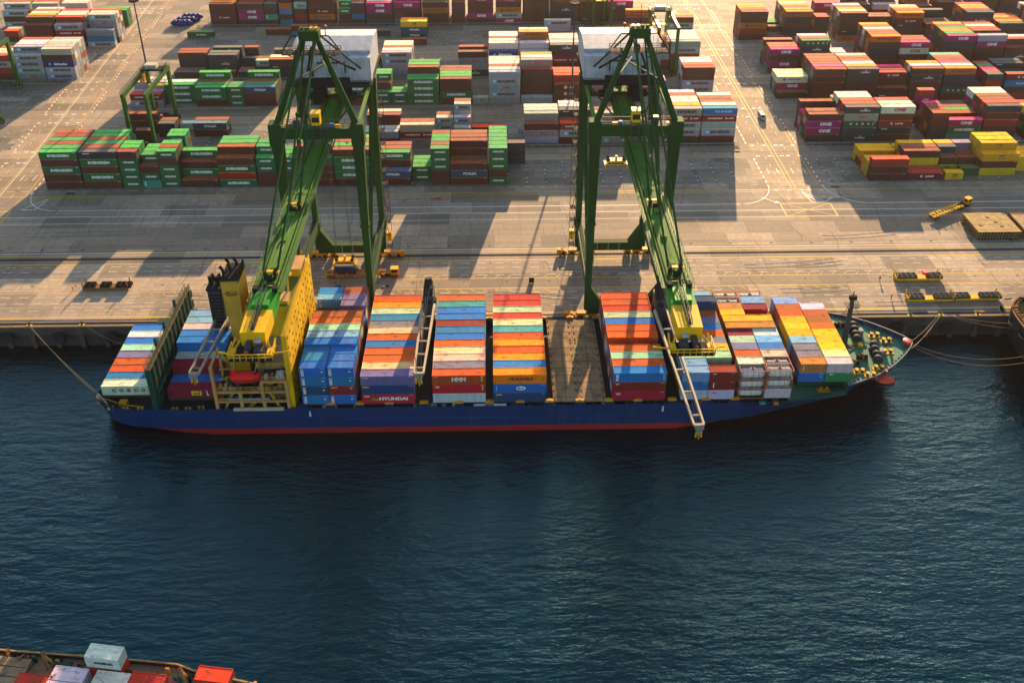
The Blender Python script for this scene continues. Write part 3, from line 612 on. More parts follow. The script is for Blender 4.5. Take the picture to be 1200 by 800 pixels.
def jig(c): return tuple(min(.75, v*(1+random.uniform(-.2, .2))) for v in RGB[c])
ROOF_LIFT = {k: .85 for k in 'GBUOPRkHCKNSIT'}; ROOF_LIFT.update({'M': .3, 'm': .35, 'W': .25, 'w': .25, 'Y': .25, 'V': .5, 'L': .4})  # how much sunlit tone and fading each roof colour takes
def label_of(c):
    if 'label' in c: return c['label']
    col = CNAME[c['c']]; size = 'short' if c['L'] < 8 else 'long'
    pos = ('topping' if c['t'] == c['n']-1 else TIER[c['t']]+' tier,')
    row = ORD[c['j']]+' row' if c['site'] == 'yard' else ('waterside row' if c['j'] == 0 else ORD[c['j']]+' row inboard')
    return '%s %s container %s %s, %s' % (col, size, pos, row, c['where'])
for c in SINGLE:
    o = bpy.data.objects.new('shipping_container', MESH[c['L']]); COL.objects.link(o)
    off = Vector((0, 0 if c['rz'] == 0 else -CW/2, 0)); off.rotate(Matrix.Rotation(c['rz'], 3, 'Z'))
    dx, dy = (random.uniform(-.03, .03), random.uniform(-.03, .03)) if c['site'] == 'ship' else (random.uniform(-.09, .09), random.uniform(-.05, .05))
    o.location = (c['x']+off.x+dx, c['y']+off.y+dy, c['z']); o.rotation_euler = (0, 0, c['rz'])
    o.color = (*jig(c['c']), ROOF_LIFT.get(c['c'], .12))
    tag(o, label_of(c), 'container', {'ship': 'containers loaded on the ship', 'yard': 'containers stacked in the yard', 'near': 'containers on the near ship'}[c['site']])
    if c.get('front', 0) > .2 and c.get('text', True):
        mb = MB()
        if letter(mb, c, c['L']):
            t = mb.build('lettering', o, loc=(0, 0, 0))
# the rest of the yard, too many to single out
mb = MB(); cols = []; BODY_IDX = mb.mi(M_BODY2); mb.mi(M_ROOF2)
for c in CROWD:
    q = corners(c); rgb = jig(c['c']); a = len(mb.f)
    g = .012
    ctr = sum(q, Vector())/8
    q = [ctr+(v-ctr)*.997 for v in q]
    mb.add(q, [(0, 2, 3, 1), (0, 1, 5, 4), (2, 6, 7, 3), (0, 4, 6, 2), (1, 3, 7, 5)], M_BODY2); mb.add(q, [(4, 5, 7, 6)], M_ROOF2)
    cols += [(*rgb, ROOF_LIFT.get(c['c'], .12))]*(len(mb.f)-a)
    if c.get('front', 0) > .2 and c['site'] == 'yard':
        sub = MB()
        if letter(sub, c, c['L']):
            inv = {mm: kk for kk, mm in M_LETTER.items()}
            for f, mi in zip(sub.f, sub.m):
                kk = inv[sub.mats[mi]]
                mb.add([(sub.v[i][0]+c['x'], sub.v[i][1]+c['y'], sub.v[i][2]+c['z']) for i in f], [tuple(range(len(f)))], M_BODY2)
                cols.append((*LETTER_RGB[kk], 0.))
me = bpy.data.meshes.new('distant_containers'); me.from_pydata(mb.v, [], mb.f)
for m_ in mb.mats: me.materials.append(m_)
me.polygons.foreach_set('material_index', mb.m)
at = me.color_attributes.new('Col', 'FLOAT_COLOR', 'CORNER')
buf = []
for p, cl in zip(me.polygons, cols): buf += [*cl]*p.loop_total
at.data.foreach_set('color', buf); me.update()
o = bpy.data.objects.new('distant_containers', me); COL.objects.link(o)
tag(o, 'hundreds of mixed containers stacked across the far yard blocks', 'containers', None, 'stuff')
print('containers', len(C), 'single', len(SINGLE), 'crowd', len(CROWD), 'smallest single', SINGLE[-1]['vis'])
# ------------------------------------------------------------------ ground, water
def ground_mat(name, base, yard=False):
    m, n, l, b = nodes(name)
    pos = n.new('ShaderNodeNewGeometry').outputs['Position']
    # cast slabs: every slab a slightly different concrete
    br = n.new('ShaderNodeTexBrick'); br.offset = .5; br.inputs['Scale'].default_value = 1
    br.inputs['Brick Width'].default_value = 14 if not yard else 9.; br.inputs['Row Height'].default_value = 6.3 if not yard else 4.5
    br.inputs['Mortar Size'].default_value = .07; br.inputs['Mortar Smooth'].default_value = .3; br.inputs['Bias'].default_value = 0
    br.inputs['Color1'].default_value = (.45, .45, .46, 1); br.inputs['Color2'].default_value = (1.5, 1.45, 1.36, 1); br.inputs['Mortar'].default_value = (.5, .48, .46, 1)
    nz = n.new('ShaderNodeTexNoise'); nz.inputs['Scale'].default_value = .03; l.new(pos, nz.inputs['Vector'])
    l.new(pos, br.inputs['Vector'])
    br2 = n.new('ShaderNodeTexBrick'); br2.inputs['Scale'].default_value = 1; br2.inputs['Brick Width'].default_value = 46; br2.inputs['Row Height'].default_value = 12.6
    br2.inputs['Mortar Size'].default_value = 0; br2.inputs['Color1'].default_value = (.66, .66, .67, 1); br2.inputs['Color2'].default_value = (1.3, 1.25, 1.18, 1)
    l.new(pos, br2.inputs['Vector'])
    col = mixc(n, l, .9, base, br.outputs['Color'], 'MULTIPLY')
    col = mixc(n, l, .85, col, br2.outputs['Color'], 'MULTIPLY')
    big = noise(n, l, pos, .035, 6, .65)
    col = mixc(n, l, ramp(n, l, big, .38, .66, 0, .45), col, tuple(x*.6 for x in base))
    warm = noise(n, l, mapping(n, l, pos, (.02, .05, 1)), 1., 4, .6)
    col = mixc(n, l, ramp(n, l, warm, .45, .7, 0, .4), col, (base[0]*1.25, base[1]*1.05, base[2]*.8))
    # tyre lanes along the quay, drips, oil
    tr = noise(n, l, mapping(n, l, pos, (.006, .55, 1)), 1., 6, .65)
    col = mixc(n, l, ramp(n, l, tr, .48, .72, 0, .55), col, (.085, .072, .062))
    tx = noise(n, l, mapping(n, l, pos, (.5, .012, 1), (0, 0, R(7))), 1., 5, .65)
    col = mixc(n, l, ramp(n, l, tx, .55, .78, 0, .4), col, (.085, .072, .062))
    fine = noise(n, l, pos, .55, 8, .8)
    col = mixc(n, l, ramp(n, l, fine, .38, .7, 0, .65), col, tuple(x*.42 for x in base))
    sp = noise(n, l, mapping(n, l, pos, (.45, .3, 1)), 1.1, 4, .6)
    col = mixc(n, l, ramp(n, l, sp, .62, .74, 0, .65), col, (.045, .04, .037))
    l.new(col, b.inputs['Base Color']); b.inputs['Roughness'].default_value = .82; b.inputs['Specular IOR Level'].default_value = .25
    bump(n, l, b, fine, .15, .05)
    return m
QUAYM = ground_mat('quay_paving', (.345, .275, .205))
YARDM = ground_mat('yard_paving', (.28, .24, .19), True)
ROADM = ground_mat('road_paving', (.36, .28, .195))
WL = flat('white_road_paint', (.72, .68, .6), .7); YL = flat('yellow_road_paint', (.62, .38, .035), .7); RL = flat('red_kerb_paint', (.42, .05, .03), .7)
SLOT = flat('dark_slot_marks', (.04, .037, .035), .8)
def sheet(name, x0, y0, x1, y1, z, m, nx=1, ny=1):
    mb = MB()
    mb.add([(x0, y0, z), (x1, y0, z), (x1, y1, z), (x0, y1, z)], [(0, 1, 2, 3)], m)
    return mb.build(name, kind='structure')
sheet('ground', -3000, 186.6, 3000, 5000, 0, QUAYM)
# yard blocks: slightly different paving under the stacks
mb = MB()
for b in (1, 2, 3, 4, 5, 6):
    y0 = BY[b]-.9
    for x0, x1 in ((-146.5, 88), (112, 420), (-420, -172)):
        mb.add([(x0, y0, .004), (x1, y0, .004), (x1, y0+17.2, .004), (x0, y0+17.2, .004)], [(0, 1, 2, 3)], YARDM)
mb.build('yard_pavement', kind='structure')
mb = MB()
for pts in ([(90.7, 251), (108.5, 251), (108.5, 900), (90.7, 900)], [(-169, 251), (-150.6, 251), (-153, 300), (-160, 385), (-180, 900), (-205, 900), (-178, 340)]):
    mb.add([(x, y, .008) for x, y in pts], [tuple(range(len(pts)))], ROADM)
mb.build('road', kind='structure')
# quay wall; near-black backing paints the shade under the piled deck
mb = MB()
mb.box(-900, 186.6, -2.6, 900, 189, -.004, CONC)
mb.box(-900, 187.6, -9, 900, 193, -2.6, flat('under_deck_shade', (.03, .028, .026), .9))
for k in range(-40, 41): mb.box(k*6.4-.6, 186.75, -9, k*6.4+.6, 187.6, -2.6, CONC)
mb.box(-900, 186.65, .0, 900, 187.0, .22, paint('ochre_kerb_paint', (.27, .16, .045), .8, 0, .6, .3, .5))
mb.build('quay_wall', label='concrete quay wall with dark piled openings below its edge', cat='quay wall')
# water
m, n, l, b = nodes('harbour_water')
pos = n.new('ShaderNodeNewGeometry').outputs['Position']
w1 = noise(n, l, mapping(n, l, pos, (.10, .33, 1), (0, 0, R(12))), 1., 3, .5)
w2 = noise(n, l, mapping(n, l, pos, (.26, .8, 1), (0, 0, R(-16))), 1., 4, .6)
w3 = noise(n, l, mapping(n, l, pos, (.012, .03, 1), (0, 0, R(20))), 1., 4)
a1 = n.new('ShaderNodeMath'); a1.operation = 'MULTIPLY'; a1.inputs[1].default_value = 1.5; l.new(w1, a1.inputs[0])
a2 = n.new('ShaderNodeMath'); a2.operation = 'ADD'; l.new(a1.outputs[0], a2.inputs[0]); l.new(w2, a2.inputs[1])
amp = ramp(n, l, w3, .35, .65, .5, 1.2)
a3 = n.new('ShaderNodeMath'); a3.operation = 'MULTIPLY'; l.new(a2.outputs[0], a3.inputs[0]); l.new(amp, a3.inputs[1])
w4 = noise(n, l, mapping(n, l, pos, (.75, 2.0, 1), (0, 0, R(9))), 1., 3, .6)
a4 = n.new('ShaderNodeMath'); a4.operation = 'MULTIPLY'; a4.inputs[1].default_value = .38; l.new(w4, a4.inputs[0])
a5 = n.new('ShaderNodeMath'); a5.operation = 'ADD'; l.new(a3.outputs[0], a5.inputs[0]); l.new(a4.outputs[0], a5.inputs[1])
bump(n, l, b, a5.outputs[0], .9, .36)
tint = mixc(n, l, ramp(n, l, noise(n, l, pos, .012, 3), .3, .7, 0, 1), (.0001, .0045, .007), (.0001, .0062, .009))
l.new(tint, b.inputs['Base Color']); b.inputs['Roughness'].default_value = .02; b.inputs['IOR'].default_value = 1.66; b.inputs['Specular Tint'].default_value = (.25, .8, .85, 1)
b.inputs['Specular IOR Level'].default_value = .5
mb = MB(); WATER_Z = -6.9
mb.add([(-3000, -3000, WATER_Z), (3000, -3000, WATER_Z), (3000, 188, WATER_Z), (-3000, 188, WATER_Z)], [(0, 1, 2, 3)], m)
mb.build('water', kind='structure')

# ------------------------------------------------------------------ painted markings
def line(mb, p, q, wd, m, z=.014):
    p, q = Vector((*p, z)), Vector((*q, z)); d = (q-p).normalized(); s = Vector((-d.y, d.x, 0))*wd/2
    mb.add([p-s, q-s, q+s, p+s], [(0, 1, 2, 3)], m)
def dashes(mb, p, q, dash, gap, wd, m, z=.014):
    p, q = Vector(p), Vector(q); L = (q-p).length; d = (q-p)/L; t = 0
    while t < L:
        e = min(L, t+dash*random.uniform(.9, 1.05))
        if random.random() > .06: line(mb, p+d*t, p+d*e, wd, m, z)
        t += dash+gap
mb = MB()
# along the apron
for x0, x1 in ((-138, 80), (118, 420)): line(mb, (x0, 243), (x1, 243), .28, WL)
line(mb, (-420, 239.3), (420, 239.3), .22, WL); line(mb, (-420, 235.4), (420, 235.4), .16, WL); line(mb, (-420, 219.6), (420, 219.6), .2, WL)
for cx, sx in ((-139, -1), (78.8, 1), (120.4, -1)):
    pr = None
    for k in range(11):
        t = k/10*math.pi/2; x = cx+sx*11.8*math.sin(t); y = 243+11.5*(1-math.cos(t))
        if pr: line(mb, pr, (x, y), .28, WL)
        pr = (x, y)
for y, wd in ((218.4, .3), (214.2, .3), (205.6, .22), (201.0, .22), (190.4, .35), (251.5, .3)): line(mb, (-420, y), (420, y), wd, YL)
for y in (212.9, 210.6, 207.2, 199.2, 196.4, 193.4, 254.9): dashes(mb, (-420, y), (420, y), 2.6, 2.4, .13, WL)
for k in range(-95, 96):
    x = k*3.4
    if math.sin(k*.21)+math.sin(k*.057+1) > -.6:
        line(mb, (x, 205.6), (x+1.4, 207.1), .16, YL); line(mb, (x, 201.0), (x+1.4, 199.4), .16, YL)
# yellow box junctions
for x0, x1 in ((91.4, 107.4), (-172, -153)):
    P = [(x0, 243), (x1, 243), (x1, 235.5), (x0, 235.5)]
    for a, c in zip(P, P[1:]+P[:1]): line(mb, a, c, .4, YL, .018)
    line(mb, P[0], P[2], .22, YL, .022); line(mb, P[1], P[3], .22, YL, .026)
# white chevrons by the junctions
for bx, s in ((103.5, 1), (-147.3, -1)):
    tri = [(bx-3.2*s, 250.4), (bx-1.5*s, 243.6), (bx+2.8*s, 243.8)]
    for a, c in zip(tri, tri[1:]+tri[:1]): line(mb, a, c, .3, WL, .018)
    if s < 0: continue
    line(mb, (bx-2.6*s, 247.6), (bx+1.4*s, 243.9), .25, WL, .022); line(mb, (bx-2.9*s, 249), (bx+.4*s, 244.2), .25, WL, .026)
    line(mb, (bx+2.8*s, 243.8), (bx+6*s, 246.8), .3, WL, .018)
line(mb, (86.5, 246.8), (91, 243.4), .3, WL, .018)
put = [(91.5, 243.2), (89.6, 243.3), (90.8, 244.8)]; mb.add([(x, y, .022) for x, y in put], [(0, 1, 2)], WL)
# right road
line(mb, (97.9, 251), (97.9, 900), .22, YL); line(mb, (99.3, 251), (99.3, 900), .22, YL); line(mb, (107.2, 254), (107.2, 900), .22, YL)
dashes(mb, (95.0, 245), (95.0, 900), 2.0, 3.4, .13, WL); dashes(mb, (103.6, 252), (103.6, 900), 2.0, 3.4, .13, WL)
# left road drifts to the west as it goes inland
LX = lambda y: -151.2-(max(0, y-262)*.075)
for o_, mm in ((-9.6, WL), (-10.4, YL), (-1.2, YL)):
    pr = None
    for k in range(30):
        y = 251+k*20
        if pr: line(mb, pr, (LX(y)+o_, y), .24, mm)
        pr = (LX(y)+o_, y)
for o_ in (-5.6, -14):
    for k in range(16): dashes(mb, (LX(251+k*20)+o_, 251+k*20), (LX(271+k*20)+o_, 271+k*20), 2.0, 3.4, .13, WL)
for y in (251.2, 274, 281.8, 304.5, 311.7, 334.4, 341.4, 364.4, 371.2, 394.4, 401.2, 423.8, 430.3):
    for k in range(8):
        if k in (1, 3, 6): continue
        line(mb, (91.8+k*2.1, y), (93.2+k*2.1, y), .6, WL, .03)
        if y > 300 or k > 3: line(mb, (LX(y)-1.6-k*2.1, y), (LX(y)-3.0-k*2.1, y), .6, WL, .03)
    line(mb, (-146, y-.9), (88, y-.9), .2, YL, .018)
for y in (262,):
    for x in (93.2, 96.4, 101.4, 105.6): line(mb, (x, y), (x, y+3.4), .26, WL, .018)
    for x in (-3.5, -7.6): line(mb, (LX(y)+x, y), (LX(y)+x, y+3.4), .26, WL, .018)
# red and white kerb stripes
def kerb(f, y0, y1):
    y = y0; k = 0
    while y < y1:
        line(mb, (f(y), y), (f(y+1.5), y+1.5), .42, RL if k % 2 else WL, .034); y += 1.5; k += 1
for y0, y1 in ((253, 272), (283, 303), (313, 333), (343, 363), (373, 393), (403, 422)):
    kerb(lambda y: 90.6, y0, y1); kerb(lambda y: 108.6, y0, y1); kerb(LX, y0, y1); kerb(lambda y: LX(y)-17.5, y0, y1)
# container slot marks on the empty yard paving
for b in (1, 2, 3, 4, 5):
    for k in list(range(24, 37))+list(range(0, 24))+list(range(41, 56))+list(range(-12, -3)):
        for j in range(6):
            x, y = GX(k), BY[b]+j*2.69
            for dx in (-.35, .35): line(mb, (x+dx-.2, y), (x+dx+.2, y), .42, SLOT, .03)
            line(mb, (x-.25, y+1.2), (x+.25, y+1.2), .4, WL if (j+k) % 3 else SLOT, .03)
for x, y in ((111, 252.9), (-140, 253.4), (-20, 248)): line(mb, (x, y), (x+3, y), 1.2, SLOT if x != -20 else RL, .03)
mb.build('road_markings', kind='structure')
# cracks, open joints, drain slots and skid marks on the apron
mb = MB(); random.seed(31)
for k in range(70):
    x, y = random.uniform(-150, 190), random.uniform(191, 249); p = (x, y)
    for j in range(random.randint(2, 5)):
        q = (p[0]+random.uniform(-1.2, 1.2), p[1]+random.uniform(1.5, 4.5)); line(mb, p, q, random.uniform(.06, .14), SLOT, .04); p = q
for k in range(26):
    x, y = random.uniform(-140, 180), random.choice([191.4, 197.6, 203.2, 209, 223, 229, 246]); L_ = random.uniform(8, 30); a_ = random.uniform(-.05, .05); pr = None
    for off in (0, 1.7):
        pr = None
        for j in range(9):
            t = j/8; q = (x+L_*t, y+off+a_*L_*t*t*3)
            if pr: line(mb, pr, q, .22, flat('tyre_marks', (.13, .11, .092), .9), .036)
            pr = q
for x in range(-146, 190, 12): mb.box(x, 221.2, .002, x+.9, 221.7, .03, SLOT); mb.box(x+5, 204.0, .002, x+5.6, 204.4, .03, SLOT)
mb.build('pavement_wear', kind='structure')
# crane rails
mb = MB()
for y in (188.2, 216.7):
    mb.add([(-420, y-.5, .038), (420, y-.5, .038), (420, y+.5, .038), (-420, y+.5, .038)], [(0, 1, 2, 3)], SLOT)
    mb.box(-420, y-.07, .04, 420, y+.07, .13, DARK)
mb.box(-420, 189.3, .001, 420, 189.5, .05, DARK)
mb.build('crane_rails', kind='structure')

# ------------------------------------------------------------------ ship-to-shore gantry cranes (local: x across, y inland from the sea rail)
def gantry():
    g = empty('gantry_crane', (33.5, 188.2, 0), 'green gantry crane on the right, its boom beside the bare hatch covers', 'crane', 'quay cranes')
    B = lambda mb, nm, par=g: mb.build(nm, par, loc=(0, 0, 0))
    HX = 9.4
    # legs
    for s in (-1, 1):
        mb = MB(); mb.beam((s*HX, 0, 3), (s*HX, 0, 30), 1.5, 1.7, GREEN, 1.75, 1.9, (0, 1, 0)); mb.beam((s*HX, 0, 30), (s*(HX+.1), 0, 54.2), 1.85, 1.9, GREEN, 2.6, 2.2, (0, 1, 0))
        mb.box(s*HX-1.1, -1.1, 29.6, s*HX+1.1, 1.1, 30.3, GREEN); mb.beam((s*HX, 0, 3.5), (s*(HX-3.5), 0, 3.5), 1.6, 1.8, GREEN, .3, 1.8)
        B(mb, 'leg')
        mb = MB(); mb.beam((s*HX, 28.5, 3), (s*HX, 28.5, 46), 1.5, 1.7, GREEN, 1.8, 1.9, (0, 1, 0)); mb.beam((s*HX, 28.5, 46), (s*(HX-.2), 28.5, 57.5), 1.9, 1.9, GREEN, 3.2, 2.4, (0, 1, 0))
        mb.box(s*HX-1.1, 27.4, 10, s*HX+1.1, 29.6, 12.4, GREEN)
        B(mb, 'leg')
        mb = MB(); mb.box(s*HX-.8, 1, 10.6, s*HX+.8, 27.4, 12.4, GREEN); mb.rail([(s*HX-.7, 1, 12.4), (s*HX-.7, 27.4, 12.4)], 1.1, GREYP); mb.rail([(s*HX+.7, 1, 12.4), (s*HX+.7, 27.4, 12.4)], 1.1, GREYP)
        B(mb, 'tie_beam')
        mb = MB(); mb.box(s*HX-.35, 1, 56.2, s*HX+.35, 27.6, 57.2, GREEN_SUN); B(mb, 'tie_beam')
        mb = MB(); mb.tube((s*HX, 27.5, 55), (s*HX, 1, 13.5), .55, GREEN, 10); B(mb, 'diagonal_brace')
    # sills with haunches
    for y in (0, 28.5):
        mb = MB(); mb.box(-HX, y-.95, 1.9, HX, y+.95, 4.6, GREEN)
        for s in (-1, 1): mb.add([(s*(HX-.8), y-.9, 4.6), (s*(HX-4.2), y-.9, 4.6), (s*(HX-.8), y-.9, 10.2), (s*(HX-.8), y+.9, 4.6), (s*(HX-4.2), y+.9, 4.6), (s*(HX-.8), y+.9, 10.2)], [(0, 1, 2), (3, 5, 4), (1, 4, 5, 2), (0, 3, 4, 1), (0, 2, 5, 3)], GREEN)
        for k in (-5, -3.8, -.6, 2.5): mb.box(k, y-.99, 1.95, k+.12, y-.95, 4.65, WHITE)
        B(mb, 'sill_beam')
    # travelling bogies
    for y in (0, 28.5):
        for s in (-1, 1):
            mb = MB(); cx = s*HX
            mb.box(cx-2.6, y-.7, 1.15, cx+2.6, y+.7, 1.95, ORNG)
            for dx in (-4.1, -1.55, 1.55, 4.1):
                mb.box(cx+dx-1.05, y-.75, .45, cx+dx+1.05, y+.75, 1.35, ORNG)
                mb.add([(cx+dx-1.0, y-.6, 1.35), (cx+dx+1.0, y-.6, 1.35), (cx+dx, y-.6, 1.9), (cx+dx-1.0, y+.6, 1.35), (cx+dx+1.0, y+.6, 1.35), (cx+dx, y+.6, 1.9)], [(0, 1, 2), (5, 4, 3), (0, 2, 5, 3), (1, 4, 5, 2)], ORNG)
                mb.box(cx+dx-.5, y-1.05, .6, cx+dx+.4, y-.75, 1.2, DARK)
            mb.box(cx+s*4.9, y-.6, .5, cx+s*5.9, y+.6, 2.0, ORNG)
            bo = B(mb, 'bogie')
            mb = MB()
            for dx in (-4.65, -3.55, -2.1, -1., 1., 2.1, 3.55, 4.65): mb.tube((cx+dx, y-.25, .42), (cx+dx, y+.25, .42), .36, DARK, 12)
            B(mb, 'wheels', bo)
    # upper portal beam between the sea legs with its nodes
    mb = MB(); mb.box(-HX-1, -1.2, 54.7, HX+1, 1.2, 57.4, GREEN)
    for s in (-1, 1): mb.beam((s*(HX+.2), 0, 53), (s*(HX+.2), 0, 58.6), 3.1, 2.9, GREEN, 3.0, 2.8, (0, 1, 0))
    mb.rail([(-HX+1, -1.2, 57.6), (HX-1, -1.2, 57.6)], 1.1, GREYP, 1.8); mb.rail([(-HX+1, 1.2, 57.6), (HX-1, 1.2, 57.6)], 1.1, GREYP, 1.8)
    mb.box(-5.6, -1.0, 57.6, -4.4, -.2, 58.3, CYEL); mb.box(-4.1, -1, 57.6, -3.3, -.2, 58.5, paint('blue_box_paint', (.02, .1, .35)))
    mb.box(3.6, -1, 57.6, 5.2, .4, 59.6, GREYP); mb.box(7.2, -1, 57.6, 8.4, -.2, 58.1, CYEL)
    B(mb, 'portal_beam')
    mb = MB(); mb.box(-HX, 27.6, 54.6, HX, 29.4, 57.2, GREEN); B(mb, 'portal_beam')
    # A-frame and apex
    mb = MB()
    for s in (-1, 1): mb.tube((s*(HX-.1), 0, 58), (s*1.3, 3, 79.2), .78, GREEN, 12, .62)
    mb.tube((0, 3.2, 76), (-6.5, 26, 60), .3, DARK, 8); mb.tube((0, 3.2, 76), (6.5, 26, 60), .3, DARK, 8)
    mb.tube((-5, 2, 68), (1.4, 20, 66), .22, GREEN, 6); mb.tube((5, 2, 68), (-1.4, 20, 66), .22, GREEN, 6)
    B(mb, 'apex_frame')
    mb = MB(); mb.box(-2.3, 1.6, 78.2, 2.3, 4.4, 80.6, GREEN)
    for k in (-1.6, -.5, .6, 1.7): mb.tube((k, 3, 80.6), (k, 3, 81.1), .45, CYEL if k < 0 else GREEN, 10)
    mb.box(-6.6, 2, 74.6, 6.6, 4.6, 74.75, DARK); mb.rail([(-6.6, 2, 74.7), (6.6, 2, 74.7), (6.6, 4.6, 74.7), (-6.6, 4.6, 74.7), (-6.6, 2, 74.7)], 1.2, DARK, 1.3, .07)
    for s in (-1, 1):
        mb.tube((s*2, 3, 79), (s*4.2, 3, 79), .16, DARK); mb.tube((s*4.2, 3, 79), (s*6.4, 3, 75.6), .16, DARK); mb.tube((s*2, 3, 73), (s*6.4, 3, 74.6), .12, DARK)
    mb.tube((0, 3, 80.6), (0, 3, 86), .06, DARK)
    ax = B(mb, 'apex_platform')
    mb = MB(); mb.tube((-3.6, 3, 79), (-3.6, 3, 80.6), .1, DARK); mb.ellip((-3.6, 3, 81.1), (.5, .5, .5), REDP); B(mb, 'warning_lamp', ax)
    # boom
    mb = MB()
    for s in (-1, 1):
        mb.box(s*1.55-.42, -56, 50.4, s*1.55+.42, 44, 52.9, GREEN_SUN)
    for k in range(-54, 44, 5): mb.box(-1.2, k-.3, 50.8, 1.2, k+.3, 52.2, GREEN_SUN)
    mb.box(-1.5, -54, 52.62, 1.5, 44, 52.96, GREEN_SUN)
    for k in range(-50, 40, 9): mb.box(-.5, k, 52.9, .5, k+1.6, 53.5, GREEN_SUN)
    bm_ = B(mb, 'boom')
    mb = MB()
    for s in (-1, 1):
        mb.box(s*2.05-(.0 if s > 0 else .95), -56, 52.35, s*2.05+(.95 if s > 0 else 0), 26, 52.47, GRATE)
        mb.rail([(s*2.95, -56, 52.47), (s*2.95, 26, 52.47)], 1.15, GREEN_SUN, 1.6, .045); mb.rail([(s*2.1, -56, 52.9), (s*2.1, 26, 52.9)], .8, GREEN_SUN, 2.4, .045, False)
        for k in range(-55, 26, 3): mb.beam((s*1.97, k, 51.2), (s*2.9, k, 52.3), .12, .12, GREEN_SUN)
    B(mb, 'walkway', bm_)
    mb = MB()
    for x in (-.35, .35): mb.tube((x, -54, 53.25), (x, 24, 53.25), .05, CABLE, 4)
    for x in (-1.55, 1.55): mb.box(x-.1, -56, 52.9, x+.1, 40, 53.05, DARK)
    B(mb, 'trolley_ropes', bm_)
    for yy in (-28.7, -52):
        mb = MB()
        for s in (-1, 1): mb.box(s*.9-.25, yy-.7, 52.9, s*.9+.25, yy+.7, 54.6, DARK)
        mb.box(-1.6, yy-.35, 54.0, 1.6, yy+.35, 54.4, CYEL); mb.box(-.5, yy-1.6, 52.9, .5, yy-.6, 53.8, DARK)
        B(mb, 'stay_bracket', bm_)
    # boom tip
    mb = MB()
    vs = [(-2.28, -61.5, 52.93), (2.28, -61.5, 52.93), (2.2, -55.8, 53.2), (-2.2, -55.8, 53.2), (-2.2, -61.5, 50.2), (2.2, -61.5, 50.2), (2.2, -55.8, 50.2), (-2.2, -55.8, 50.2)]
    mb.add(vs, [(0, 1, 2, 3), (7, 6, 5, 4), (0, 4, 5, 1), (1, 5, 6, 2), (2, 6, 7, 3), (3, 7, 4, 0)], GREEN_L)
    mb.box(-1.5, -60.8, 52.95, 1.5, -57, 53.5, GREEN_L); mb.box(-2.2, -57, 53.1, -1.3, -55.9, 54.1, DARK); mb.box(1.3, -57, 53.1, 2.2, -55.9, 54.1, DARK)
    tip = B(mb, 'boom_tip')
    mb = MB()
    vs = [(-2.15, -67.2, 52.7), (2.15, -67.2, 52.7), (2.3, -61.5, 52.95), (-2.3, -61.5, 52.95), (-2.1, -67.2, 49.8), (2.1, -67.2, 49.8), (2.3, -61.5, 50.1), (-2.3, -61.5, 50.1)]
    mb.add(vs, [(0, 1, 2, 3), (7, 6, 5, 4), (0, 4, 5, 1), (1, 5, 6, 2), (2, 6, 7, 3), (3, 7, 4, 0)], CYEL)
    B(mb, 'tip_nose', tip)
    mb = MB()
    for s in (-.35, .35): mb.rail([(s, -66.8, 52.8), (s, -56, 53.3)], 1.1, GREYP, 1.1, .06)
    mb.box(-.32, -66.8, 52.97, .32, -61.5, 53.03, DARK)
    B(mb, 'ladder', tip)
    mb = MB(); mb.box(-3.6, -70.6, 49.3, 3.6, -67.2, 49.5, DARK)
    mb.rail([(-3.7, -67.2, 49.5), (-3.7, -70.6, 49.5), (3.7, -70.6, 49.5), (3.7, -67.2, 49.5)], 1.3, CYEL, 1.0, .1)
    for s in (-1, 1):
        mb.beam((s*2.4, -66.8, 50.6), (s*3.7, -70.3, 49.5), .3, .4, CYEL); mb.beam((s*3.4, -66, 50.5), (s*3.7, -69, 49.6), .3, .3, CYEL); mb.box(s*3.2-.5, -69.6, 49.5, s*3.2+.5, -68.2, 50.3, CYEL)
    mb.tube((-3.7, -69.4, 50), (-6.6, -69.2, 50.2), .14, CYEL); mb.tube((3.7, -69.4, 50), (5.6, -69.2, 50.2), .14, CYEL)
    mb.box(-2, -69.6, 49.5, -.5, -68, 50.7, GREYP); mb.box(.2, -69.4, 49.5, 1.1, -67.4, 51.2, GREYP); mb.ellip((.7, -69.8, 50.6), (.4, .4, .35), REDP); mb.box(-1.4, -67.9, 51, -.3, -67.2, 51.5, WHITE)
    B(mb, 'tip_platform', tip)
    # stays
    for s in (-1, 1):
        mb = MB(); mb.tube((s*1.0, 2.6, 79), (s*1.1, -29, 54.3), .24, GREEN, 8); mb.ellip((s*1.05, -13, 67), (.45, .5, .7), GREEN, 8, 5); B(mb, 'forestay')
        mb = MB(); mb.tube((s*1.7, 2.4, 79.4), (s*1.3, -52, 54.3), .22, GREEN, 8); mb.ellip((s*1.5, -25, 67), (.4, .5, .6), GREEN, 8, 5); B(mb, 'forestay')
        mb = MB(); mb.tube((s*1.8, 3.4, 79.4), (s*8.6, 28.5, 58), .26, GREEN, 8); B(mb, 'backstay')
    # machinery house
    mb = MB()
    mb.box(-9.9, 27, 57.9, 10.1, 42, 65.4, WHITE); mb.box(-10.1, 24.2, 57.9, -4.6, 27, 64.6, WHITE)
    mb.add([(-9.95, 26.95, 65.42), (10.15, 26.95, 65.42), (10.15, 42.05, 65.42), (-9.95, 42.05, 65.42), (-9.95, 34.5, 66.6), (10.15, 34.5, 66.6)], [(0, 1, 5, 4), (4, 5, 2, 3), (0, 4, 3), (1, 2, 5)], WHITE)
    for k in range(-9, 11, 1): mb.box(k-.03, 26.96, 58.2, k+.03, 27, 65.2, GREYP) if k > -4 else None
    mh = B(mb, 'machinery_house')
